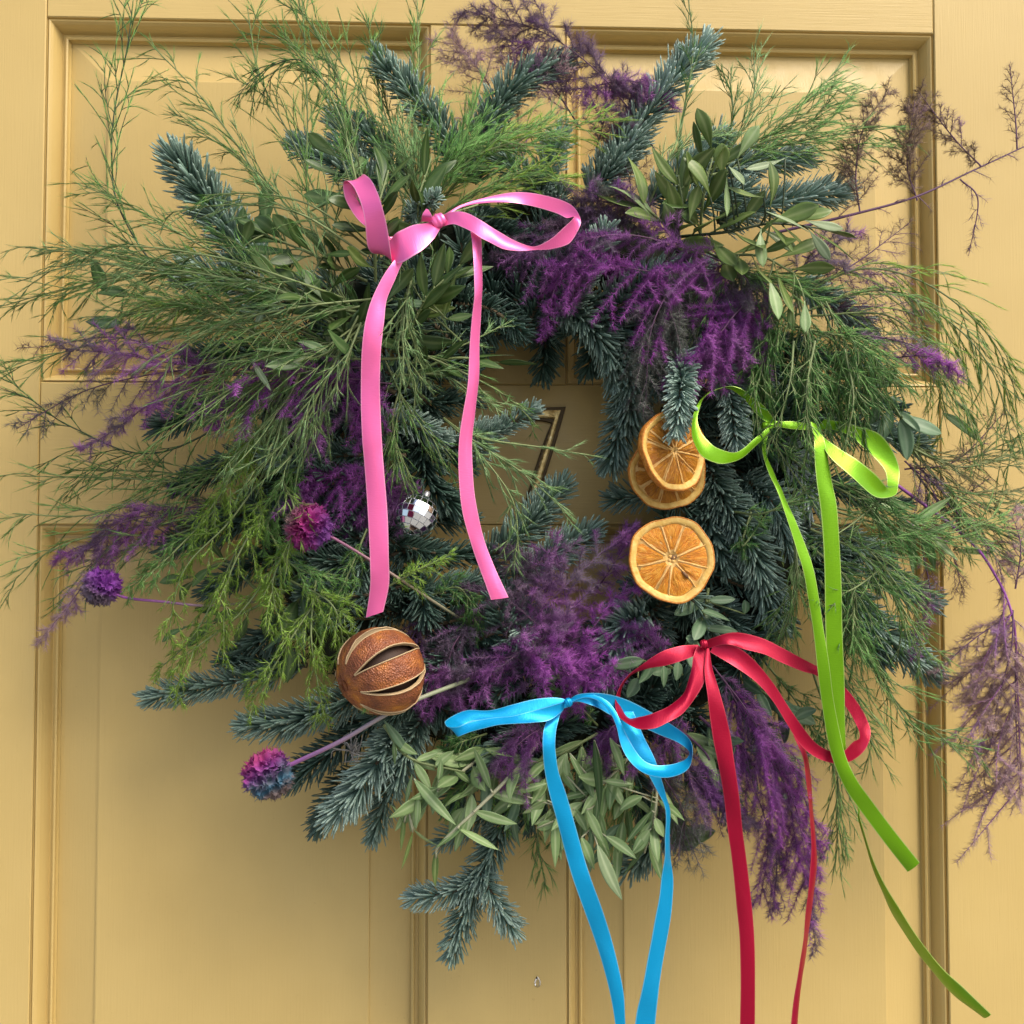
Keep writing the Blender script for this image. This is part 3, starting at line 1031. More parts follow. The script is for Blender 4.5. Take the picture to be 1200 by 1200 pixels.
twig([(340, 690, .06), (280, 720, .065), (215, 735, .06)], (32, 44), .35, 'leaf_dark', 'spat', 13, 7, alt='leaf_mid')
twig([(370, 660, .07), (350, 700, .08), (340, 760, .075)], (36, 48), .36, 'leaf_mid', 'lance', 14, 7, alt='leaf_jade')

# khaki sprays, top right
twig([(650, 880, .08), (640, 920, .09), (655, 970, .085)], (38, 52), .30, 'leaf_sage', 'lance', 62, 10, stem='stem_green', alt='leaf_pale')
twig([(590, 890, .075), (555, 925, .088), (540, 960, .085)], (36, 48), .30, 'leaf_sage', 'lance', 63, 8, stem='stem_green', alt='leaf_jade')
twig([(840, 860, .07), (870, 880, .085), (900, 920, .08)], (34, 46), .36, 'leaf_jade', 'oval', 64, 7, stem='stem_dusk')
twig([(790, 278, 0.075), (850, 272, 0.100), (905, 262, 0.105), (965, 268, 0.100)], (50, 66), .34, 'leaf_olive', 'spat', 20, 12, stem='stem_dark',
     heroes=zc(780, 0, 2.857, [(190, 590, 0.105, 188, 478, 0.110, 61), (150, 660, 0.105, 58, 528, 0.110, 56), (350, 690, 0.115, 348, 540, 0.120, 51), (80, 740, 0.100, 112, 618, 0.105, 48),
                               (210, 555, 0.115, 262, 620, 0.117, 56, 'leaf_pale'), (338, 708, 0.120, 480, 778, 0.125, 63, 'leaf_pale'), (478, 768, 0.115, 552, 870, 0.120, 39, 'leaf_pale'),
                               (458, 735, 0.115, 595, 768, 0.117, 34, 'leaf_pale'), (328, 660, 0.115, 208, 625, 0.115, 51), (205, 590, 0.115, 205, 725, 0.115, 29, 'leaf_sage'),
                               (240, 530, 0.110, 312, 420, 0.115, 51, 'leaf_sage'), (400, 530, 0.110, 268, 566, 0.113, 31, 'leaf_pale')]))
twig([(840, 300, 0.080), (890, 300, 0.105), (930, 320, 0.105)], (50, 66), .34, 'leaf_olive', 'spat', 21, 9,
     heroes=zc(780, 0, 2.857, [(320, 765, 0.115, 326, 895, 0.120, 43, 'leaf_sage'), (345, 930, 0.115, 378, 1070, 0.120, 58, 'leaf_sage'), (465, 1005, 0.115, 470, 1112, 0.120, 41, 'leaf_sage'),
                               (350, 750, 0.120, 425, 845, 0.125, 53, 'leaf_olive'), (425, 985, 0.110, 425, 1110, 0.115, 29)]))
twig([(820, 280, 0.075), (825, 225, 0.095), (838, 175, 0.095)], (50, 66), .34, 'leaf_olive', 'spat', 22, 9, alt='leaf_dark')
twig([(800, 285, 0.075), (770, 255, 0.090), (745, 235, 0.090)], (50, 66), .34, 'leaf_olive', 'lance', 23, 8, alt='leaf_sage')
twig([(780, 300, 0.075), (800, 255, 0.095), (795, 205, 0.095)], (50, 66), .34, 'leaf_olive', 'lance', 24, 8, alt='leaf_dark')
# jade leaves, right
twig([(1000, 440, .07), (1040, 468, .085), (1056, 489, .09)], (30, 40), .4, 'leaf_jade', 'oval', 30, 3,
     heroes=zc(900, 280, 4, [(625, 835, .09, 812, 915, .09, 78), (622, 845, .09, 652, 1038, .092, 72), (578, 798, .085, 508, 968, .085, 72), (530, 740, .08, 482, 870, .08, 55),
                             (570, 740, .085, 642, 768, .085, 26), (490, 692, .085, 582, 665, .085, 42)]))
twig([(1120, 470, .05), (1140, 490, .055), (1147, 515, .055)], (20, 24), .4, 'leaf_mid', 'oval', 31, 0, heroes=zc(900, 280, 4, [(988, 945, .055, 815, 815, .058, 58, 'leaf_mid')]))
twig([(1000, 560, .06), (1060, 610, .075), (1120, 640, .07)], (40, 50), .25, 'leaf_sage', 'lance', 32, 4, stem='stem_dusk',
     heroes=zc(900, 560, 4, [(660, 228, .075, 862, 88, .08, 46), (750, 256, .075, 884, 192, .08, 30, 'leaf_pale'), (622, 208, .08, 615, 355, .08, 30), (676, 250, .08, 682, 455, .08, 42, 'leaf_mid'),
                             (868, 338, .06, 1058, 350, .06, 36, 'leaf_olive'), (610, 178, .08, 528, 118, .08, 36)]))
twig([(905, 620, .07), (930, 660, .075), (915, 690, .07)], (36, 46), .3, 'leaf_olive', 'lance', 33, 5, alt='leaf_sage')
# jade and sage leaves, bottom right
twig([(830, 690, .08), (825, 720, .09), (812, 750, .095)], (34, 44), .4, 'leaf_jade', 'oval', 40, 5,
     heroes=zc(700, 700, 4, [(525, 12, .09, 648, 8, .09, 44), (490, 60, .095, 622, 112, .1, 60), (495, 140, .095, 658, 160, .095, 42), (690, 78, .085, 690, 12, .085, 46), (460, 190, .1, 415, 190, .1, 45)]))
twig([(800, 790, .075), (770, 775, .085), (730, 780, .08)], (34, 44), .38, 'leaf_jade', 'oval', 41, 4,
     heroes=zc(700, 700, 4, [(215, 295, .105, 55, 325, .105, 68), (310, 320, .1, 310, 422, .1, 56), (378, 302, .1, 370, 392, .1, 52), (190, 380, .09, 140, 470, .09, 62)]))
twig([(860, 790, .06), (900, 815, .08), (930, 840, .08)], (36, 48), .36, 'leaf_jade', 'oval', 42, 8, heroes=zc(700, 700, 4, [(925, 568, .085, 1028, 525, .09, 52)]))
twig([(820, 840, .07), (850, 865, .085), (900, 890, .085)], (34, 44), .36, 'leaf_jade', 'lance', 43, 7, alt='leaf_sage', stem='stem_dusk')
twig([(790, 850, .07), (825, 880, .085), (840, 910, .085)], (34, 44), .34, 'leaf_sage', 'lance', 44, 6, stem='stem_dusk')
twig([(690, 820, .075), (660, 800, .085), (640, 770, .085)], (34, 42), .3, 'leaf_jade', 'lance', 45, 7)
# grey-green olive sprays at the bottom
twig([(630, 870, .085), (602, 905, .10), (555, 952, .105), (515, 990, .10), (511, 1005, .095)], (38, 52), .30, 'leaf_sage', 'lance', 50, 4, stem='stem_pale', r=.0014,
     heroes=zc(450, 780, 4, [(500, 580, .105, 420, 388, .105, 50), (345, 760, .105, 536, 866, .105, 46), (245, 865, .095, 240, 1038, .095, 32, 'leaf_olive'), (500, 600, .1, 692, 648, .1, 60),
                             (420, 680, .105, 624, 742, .105, 48)]))
twig([(560, 890, .08), (520, 920, .095), (478, 945, .09)], (38, 52), .30, 'leaf_sage', 'lance', 51, 9, stem='stem_pale',
     heroes=zc(450, 780, 4, [(140, 530, .1, 338, 748, .105, 52), (160, 610, .1, 148, 772, .1, 36), (100, 650, .09, 132, 508, .09, 26), (95, 700, .09, 78, 872, .09, 24, 'leaf_olive'),
                             (135, 780, .09, 82, 958, .09, 24, 'leaf_olive'), (250, 590, .1, 228, 700, .1, 34), (255, 540, .1, 268, 435, .1, 30), (140, 770, .09, 258, 845, .09, 26), (95, 735, .09, 25, 650, .09, 26)]))
twig([(450, 850, .09), (480, 888, .1), (545, 905, .095)], (30, 40), .26, 'leaf_sage', 'lance', 52, 5, stem='stem_green',
     heroes=zc(450, 780, 4, [(110, 410, .1, 0, 255, .1, 46, 'leaf_jade'), (150, 445, .1, 255, 405, .1, 36), (240, 470, .1, 328, 398, .1, 44)]))
twig([(720, 880, .08), (700, 930, .095), (690, 985, .09)], (36, 48), .27, 'leaf_sage', 'lance', 53, 11, stem='stem_pale', alt='leaf_jade',
     heroes=zc(450, 780, 4, [(800, 720, .1, 802, 948, .1, 48), (1000, 840, .11, 1116, 1100, .11, 62, 'leaf_pale'), (925, 805, .105, 986, 958, .105, 52), (950, 675, .105, 1030, 838, .105, 46),
                             (1040, 800, .105, 1185, 905, .105, 52), (985, 350, .11, 1010, 690, .112, 52, 'leaf_mid')]))
twig([(745, 880, .08), (710, 915, .095), (672, 950, .095)], (38, 52), .30, 'leaf_sage', 'lance', 54, 10, stem='stem_pale',
     heroes=zc(450, 780, 4, [(1060, 340, .105, 1125, 518, .105, 42), (1030, 540, .105, 1168, 556, .105, 36), (765, 632, .1, 650, 695, .1, 56), (600, 590, .1, 765, 552, .1, 42), (715, 762, .095, 805, 740, .095, 50),
                             (885, 670, .1, 952, 785, .1, 42), (860, 520, .1, 850, 420, .1, 40), (870, 410, .105, 945, 555, .105, 40)]))
twig([(770, 900, .08), (768, 950, .095), (755, 1000, .09)], (38, 52), .28, 'leaf_sage', 'lance', 55, 8, stem='stem_pale',
     heroes=zc(700, 700, 4, [(255, 1000, .1, 135, 1152, .1, 42), (245, 1090, .1, 160, 1210, .1, 58), (270, 1035, .1, 312, 1125, .1, 52), (35, 862, .105, 168, 880, .105, 38), (210, 932, .1, 105, 1000, .1, 56),
                             (75, 680, .1, 122, 832, .1, 42)]))
twig([(640, 880, .075), (615, 920, .085), (600, 950, .08)], (38, 52), .28, 'leaf_sage', 'lance', 56, 9, stem='stem_green', alt='leaf_jade')
twig([(700, 860, .075), (640, 890, .085), (570, 900, .08)], (38, 52), .28, 'leaf_sage', 'lance', 57, 10, stem='stem_green', alt='leaf_jade')
twig([(680, 870, .075), (690, 910, .085), (660, 960, .085)], (38, 52), .30, 'leaf_sage', 'lance', 59, 12, stem='stem_green', alt='leaf_jade')
twig([(600, 870, .07), (560, 880, .08), (510, 900, .08)], (38, 52), .30, 'leaf_sage', 'lance', 60, 10, stem='stem_green', alt='leaf_jade')
twig([(730, 900, .07), (735, 940, .08), (720, 990, .08)], (38, 52), .30, 'leaf_sage', 'lance', 61, 10, stem='stem_green', alt='leaf_jade')
twig([(790, 1000, .04), (796, 980, .05), (805, 960, .05)], (40, 50), .4, 'leaf_sage', 'oval', 58, 3)

# ---- wispy asparagus, upper left
W_ = [
    ([(250, 350, .05), (185, 315, .055), (140, 245, .06), (131, 190, .06), (134, 130, .06), (150, 50, .06), (158, -20, .06)], 95, 'asp', dict(nb=20, u0=.2, stem='stem_dark', ang=26, taper=.35)),
    ([(440, 240, .05), (416, 150, .06), (385, 101, .065), (350, 70, .07), (308, 84, .07), (288, 112, .07)], 50, 'asp', dict(nb=16, u0=.35, stem='stem_dark', droop=.5)),
    ([(340, 300, .05), (315, 230, .06), (245, 125, .065), (175, 50, .065)], 80, 'asp', dict(nb=16, u0=.15, ang=26)),
    ([(375, 320, .05), (360, 230, .06), (360, 120, .065), (353, -15, .065)], 80, 'asp', dict(nb=18, u0=.2, ang=25)),
    ([(400, 300, .05), (350, 180, .06), (305, 90, .06), (290, 10, .06)], 80, 'asp', dict(nb=15, u0=.2, ang=26)),
    ([(380, 300, .05), (300, 200, .06), (210, 140, .06)], 60, 'asp_pale', dict(nb=13, ang=28)),
    ([(470, 260, .05), (485, 160, .06), (490, 70, .06), (488, -20, .06)], 70, 'asp', dict(nb=16, u0=.2, ang=26)),
    ([(480, 260, .05), (440, 140, .06), (390, 60, .06), (330, -10, .06)], 80, 'asp', dict(nb=16, u0=.2, ang=26)),
    ([(460, 280, .05), (400, 150, .06), (345, 60, .06), (300, 30, .06)], 70, 'asp', dict(nb=14, u0=.3, ang=26)),
    ([(500, 250, .05), (450, 130, .06), (430, 20, .06)], 60, 'asp', dict(nb=14, ang=25)),
    ([(490, 270, .06), (560, 190, .08), (630, 165, .085), (700, 140, .08)], 70, 'asp_lime', dict(nb=18, cden=1.0, ang=30)),
    ([(480, 270, .06), (520, 190, .08), (570, 160, .085), (640, 145, .08)], 70, 'asp', dict(nb=18, cden=1.0, ang=28)),
    ([(490, 270, .06), (480, 200, .08), (470, 150, .08)], 70, 'asp_pale', dict(nb=14, cden=1.0, ang=30)),
    ([(500, 260, .06), (540, 170, .08), (560, 110, .075)], 60, 'asp', dict(nb=14, cden=1.0, ang=28)),
    ([(500, 270, .065), (590, 220, .085), (660, 205, .085)], 60, 'asp_lime', dict(nb=14, cden=.9, ang=28)),
    # left
    ([(340, 360, .07), (260, 335, .085), (180, 320, .085), (90, 335, .08), (-10, 362, .075)], 80, 'asp', dict(nb=18, ang=26)),
    ([(330, 340, .07), (240, 290, .085), (150, 240, .08), (90, 215, .075)], 75, 'asp', dict(nb=16, ang=26)),
    ([(330, 330, .07), (250, 320, .08), (120, 300, .075), (30, 290, .07)], 75, 'asp_pale', dict(nb=16, ang=26)),
    ([(350, 390, .07), (240, 385, .085), (120, 400, .08), (-10, 440, .075)], 80, 'asp', dict(nb=18, ang=28)),
    ([(380, 400, .08), (300, 370, .095), (210, 360, .095), (110, 375, .09)], 80, 'asp_pale', dict(nb=16, ang=28)),
    ([(340, 450, .07), (189, 530, .07), (87, 502, .065), (30, 462, .06), (-10, 425, .06)], 75, 'asp', dict(nb=18, ang=30, stem='stem_dark', u0=.3)),
    ([(330, 500, .06), (220, 560, .065), (140, 560, .06), (25, 558, .055)], 70, 'asp', dict(nb=16, ang=30)),
    ([(320, 540, .06), (210, 570, .065), (110, 603, .06), (15, 602, .055)], 65, 'asp', dict(nb=15, ang=30)),
    ([(310, 570, .06), (190, 610, .06), (70, 640, .055), (5, 690, .05)], 70, 'asp', dict(nb=15, ang=32)),
    ([(365, 405, .105), (345, 450, .11), (320, 520, .11)], 60, 'asp_pale', dict(nb=12, ang=26)),
    ([(365, 405, .105), (300, 470, .11), (250, 490, .11)], 60, 'asp_pale', dict(nb=12, ang=26)),
    ([(365, 405, .105), (335, 470, .112), (270, 540, .112)], 70, 'asp_pale', dict(nb=13, ang=26)),
    ([(460, 390, .1), (365, 405, .11), (290, 420, .112), (200, 470, .11)], 75, 'asp_pale', dict(nb=15, ang=28)),
    ([(420, 400, .1), (360, 350, .11), (300, 300, .112), (250, 270, .11)], 70, 'asp', dict(nb=14, ang=26)),
    ([(440, 400, .1), (390, 330, .11), (380, 260, .112), (395, 200, .11)], 60, 'asp_pale', dict(nb=12, ang=24)),
    ([(400, 420, .1), (320, 400, .112), (230, 360, .112), (140, 345, .11)], 70, 'asp', dict(nb=15, ang=26)),
    ([(430, 380, .1), (350, 340, .112), (270, 335, .112), (170, 365, .11)], 70, 'asp_lime', dict(nb=15, ang=26)),
    # centre
    ([(430, 405, .1), (480, 410, .11), (560, 445, .11), (600, 470, .1), (630, 500, .09)], 40, 'asp', dict(nb=10, ang=28)),
    ([(460, 440, .1), (520, 440, .11), (560, 465, .11), (600, 475, .105)], 35, 'asp_pale', dict(nb=9, ang=30)),
    ([(520, 490, .1), (560, 520, .112), (620, 560, .112), (670, 608, .11)], 45, 'asp_pale', dict(nb=12, ang=26, cden=1.1)),
    ([(520, 490, .1), (556, 525, .112), (600, 585, .112), (608, 650, .11)], 50, 'asp_pale', dict(nb=12, ang=26, cden=1.1)),
    ([(530, 500, .1), (570, 515, .112), (640, 525, .112), (705, 536, .11)], 24, 'asp_pale', dict(nb=8, ang=20, cden=1.1, sub=1)),
    ([(470, 430, .09), (530, 410, .1), (600, 376, .1)], 25, 'asp_pale', dict(nb=6, ang=28)),
    ([(470, 450, .09), (460, 500, .1), (480, 560, .1)], 60, 'asp', dict(nb=12, ang=28)),
    ([(450, 420, .09), (480, 480, .105), (530, 540, .105)], 60, 'asp', dict(nb=12, ang=28)),
    ([(540, 400, .09), (500, 360, .1), (470, 310, .1)], 55, 'asp_pale', dict(nb=11, ang=28)),
    # right
    ([(930, 350, .07), (1010, 315, .08), (1090, 335, .075), (1160, 395, .07), (1195, 470, .065)], 85, 'asp_lime', dict(nb=20, ang=30, droop=.5, cden=1.0)),
    ([(930, 370, .07), (1030, 340, .08), (1110, 375, .075), (1165, 440, .07), (1190, 540, .065)], 80, 'asp', dict(nb=20, ang=30, droop=.5)),
    ([(940, 390, .07), (1050, 400, .08), (1110, 440, .075), (1150, 520, .07)], 75, 'asp', dict(nb=18, ang=30, droop=.5)),
    ([(950, 370, .07), (1040, 370, .08), (1090, 420, .075), (1110, 490, .07)], 75, 'asp_lime', dict(nb=18, ang=30, droop=.5)),
    ([(890, 320, .08), (900, 390, .095), (885, 500, .095)], 60, 'asp_deep', dict(nb=18, ang=28, cden=1.1)),
    ([(930, 330, .08), (945, 420, .10), (930, 515, .10)], 65, 'asp_deep', dict(nb=18, ang=28, cden=1.1)),
    ([(960, 350, .08), (985, 430, .10), (965, 525, .10)], 65, 'asp', dict(nb=18, ang=28, cden=1.1)),
    ([(940, 340, .08), (910, 400, .10), (900, 470, .10)], 65, 'asp_deep', dict(nb=16, ang=28, cden=1.1)),
    ([(980, 370, .08), (1020, 430, .095), (1010, 520, .095)], 65, 'asp_deep', dict(nb=16, ang=28, cden=1.1)),
    ([(860, 310, .075), (850, 360, .09), (840, 420, .09)], 55, 'asp_deep', dict(nb=14, ang=28)),
    ([(820, 290, .07), (880, 320, .09), (960, 340, .09)], 60, 'asp_deep', dict(nb=15, ang=28, cden=1.1)),
    ([(840, 210, .06), (900, 150, .07), (950, 115, .07), (988, 72, .065)], 75, 'asp', dict(nb=17, ang=26)),
    ([(840, 200, .06), (880, 130, .07), (884, 60, .065)], 60, 'asp_pale', dict(nb=13, ang=26)),
    ([(830, 200, .06), (940, 165, .07), (1060, 148, .065)], 70, 'asp', dict(nb=16, ang=26)),
    ([(840, 190, .06), (900, 165, .07), (960, 150, .07), (1005, 105, .065)], 60, 'asp', dict(nb=14, ang=26)),
    ([(790, 230, .06), (800, 140, .07), (812, 60, .07), (805, -15, .07)], 40, 'asp_deep', dict(nb=14, ang=20)),
    ([(760, 240, .06), (790, 180, .075), (850, 150, .075)], 50, 'asp_pale', dict(nb=12, ang=26)),
    # lower right
    ([(960, 590, .08), (1040, 610, .09), (1110, 625, .085), (1180, 600, .08)], 70, 'asp', dict(nb=16, ang=32)),
    ([(950, 620, .09), (1010, 650, .105), (1050, 700, .105), (1090, 770, .10)], 75, 'asp', dict(nb=17, ang=32)),
    ([(950, 640, .09), (1000, 690, .105), (1000, 760, .105)], 70, 'asp_deep', dict(nb=17, ang=32, cden=1.0)),
    ([(930, 620, .09), (930, 700, .10), (900, 780, .10)], 55, 'asp', dict(nb=13, ang=30)),
    ([(960, 560, .09), (1010, 590, .105), (1060, 640, .105)], 65, 'asp_deep', dict(nb=15, ang=32, cden=1.0)),
    ([(960, 680, .08), (1020, 770, .09), (1070, 850, .085), (1150, 884, .08)], 60, 'asp', dict(nb=16, ang=34)),
    ([(960, 720, .08), (1000, 820, .085), (1030, 890, .08)], 65, 'asp', dict(nb=15, ang=34)),
    ([(950, 780, .06), (980, 880, .065), (980, 960, .06), (985, 1020, .055)], 70, 'asp', dict(nb=15, ang=30)),
    ([(1060, 520, .06), (1120, 540, .065), (1200, 510, .06)], 60, 'asp_brown', dict(nb=14, ang=34)),
    ([(1050, 500, .06), (1110, 570, .065), (1190, 580, .06)], 65, 'asp_brown', dict(nb=15, ang=34)),
    ([(1070, 540, .06), (1130, 600, .065), (1200, 640, .06)], 65, 'asp', dict(nb=15, ang=34)),
    ([(880, 470, .09), (920, 540, .1), (960, 600, .1)], 50, 'asp', dict(nb=12, ang=32)),
    ([(860, 600, .09), (900, 600, .11), (970, 560, .115)], 40, 'asp', dict(nb=10, ang=32)),
    ([(640, 930, .05), (630, 980, .055), (640, 1040, .05)], 30, 'asp', dict(nb=10, ang=26)),
    ([(1040, 580, .1), (990, 620, .118), (950, 640, .125)], 35, 'asp', dict(nb=9, ang=30)),
    ([(1040, 660, .1), (1000, 690, .118), (955, 705, .125)], 35, 'asp', dict(nb=9, ang=30)),
    ([(560, 240, .1), (480, 270, .13), (468, 330, .135)], 20, 'asp_deep', dict(nb=5, ang=24, sub=1)),
    ([(430, 300, .11), (350, 250, .122), (270, 240, .12), (190, 250, .115)], 60, 'asp_pale', dict(nb=10, ang=24)),
    ([(440, 350, .115), (350, 360, .128), (260, 380, .125), (180, 420, .12)], 80, 'asp_pale', dict(nb=14, ang=24)),
    ([(450, 300, .11), (420, 220, .12), (400, 140, .115), (360, 60, .11)], 70, 'asp', dict(nb=13, ang=22)),
    ([(400, 360, .115), (320, 340, .126), (230, 320, .122), (100, 310, .115), (20, 330, .11)], 80, 'asp_pale', dict(nb=16, ang=24)),
    ([(420, 370, .115), (390, 430, .128), (350, 500, .125), (290, 560, .12)], 70, 'asp_pale', dict(nb=14, ang=24)),
    ([(480, 330, .11), (470, 390, .125), (490, 460, .122)], 60, 'asp_pale', dict(nb=12, ang=24)),
    ([(420, 380, .115), (360, 420, .128), (280, 450, .125), (180, 520, .118)], 70, 'asp', dict(nb=14, ang=24)),
    ([(900, 420, .085), (960, 440, .10), (1040, 450, .095)], 60, 'asp_deep', dict(nb=15, ang=30, droop=.5)),
    ([(920, 380, .085), (1000, 400, .10), (1060, 440, .095)], 60, 'asp', dict(nb=15, ang=30, droop=.5)),
    ([(930, 400, .11), (925, 450, .125), (905, 520, .128)], 40, 'asp_deep', dict(nb=12, ang=30)),
    ([(955, 400, .11), (945, 460, .13), (950, 530, .132)], 40, 'asp', dict(nb=12, ang=30)),
    ([(990, 410, .105), (1000, 470, .12), (985, 540, .122)], 40, 'asp_deep', dict(nb=12, ang=30)),
    ([(880, 420, .1), (885, 470, .115), (890, 520, .118)], 30, 'asp_deep', dict(nb=10, ang=30)),
    ([(330, 560, .1), (345, 600, .118), (335, 660, .12)], 40, 'asp_lime', dict(nb=11, ang=30)),
]
rgw = rng(99)
for k, (pts, bl, mt, kw) in enumerate(W_):
    wisp(pts, k, bl, mt, **kw)
    if bl >= 55 and k >= 9 and not 33 <= k <= 44 and k not in (16, 18, 20, 22, 24):                                  # a second, shorter shoot from the same bunch
        j_ = np.linspace(.3, 1, len(pts))
        dx, dy = rgw.normal(0, 16), rgw.normal(0, 16)
        sh = rgw.uniform(.78, .95)
        p2 = [(pts[0][0] + (x - pts[0][0]) * sh + dx * q_, pts[0][1] + (y - pts[0][1]) * sh + dy * q_, h_ + rgw.normal(0, .006)) for (x, y, h_), q_ in zip(pts, j_)]
        kw2 = dict(kw)
        kw2.pop('stem', None)
        wisp(p2, 900 + k, bl * .85, rgw.choice(['asp', 'asp_deep', mt]), **kw2)

# ---- fresh green feathery fronds, lower left
L_ = [
    ([(320, 540, .08), (270, 610, .095), (215, 670, .095), (195, 755, .09)], 45, 'asp_lime'),
    ([(330, 560, .08), (290, 630, .10), (265, 690, .10), (262, 775, .095)], 45, 'asp_lime'),
    ([(340, 640, .08), (280, 720, .09), (220, 770, .085), (205, 830, .08)], 40, 'asp_lime'),
    ([(380, 690, .09), (340, 750, .105), (310, 800, .105), (290, 830, .1)], 42, 'asp_lime'),
    ([(370, 680, .09), (365, 750, .105), (380, 840, .105)], 42, 'asp_lime'),
    ([(340, 680, .09), (390, 710, .11), (405, 770, .11)], 45, 'asp_lime'),
    ([(300, 590, .08), (340, 660, .10), (400, 680, .105)], 45, 'asp'),
    ([(290, 500, .08), (270, 560, .09), (230, 620, .085)], 45, 'asp_lime'),
    ([(250, 600, .07), (190, 660, .08), (150, 690, .075)], 40, 'asp'),
    ([(330, 540, .08), (300, 510, .095), (280, 560, .095)], 40, 'asp_lime'),
    ([(350, 620, .09), (320, 680, .105), (330, 740, .105)], 45, 'asp_lime'),
    ([(370, 520, .08), (340, 560, .095), (310, 620, .095)], 40, 'asp'),
    ([(450, 690, .1), (490, 668, .112), (528, 650, .112)], 24, 'asp_lime'),
    ([(430, 620, .09), (400, 690, .105), (370, 740, .1)], 35, 'asp'),
    ([(460, 760, .09), (440, 800, .12), (428, 830, .125)], 14, 'asp'),
    ([(500, 700, .08), (540, 690, .09), (560, 740, .085)], 35, 'asp_deep'),
    ([(280, 640, .07), (230, 740, .08), (180, 790, .075)], 35, 'asp_lime'),
    ([(570, 860, .07), (540, 870, .085), (520, 880, .085)], 30, 'asp_deep'),
    ([(700, 850, .075), (670, 820, .09), (630, 800, .09)], 30, 'asp_deep'),
    ([(880, 600, .09), (870, 640, .1), (900, 600, .1)], 25, 'asp_deep'),
]
for k, (pts, bl, mt) in enumerate(L_):
    lush(pts, 200 + k, bl, mt)

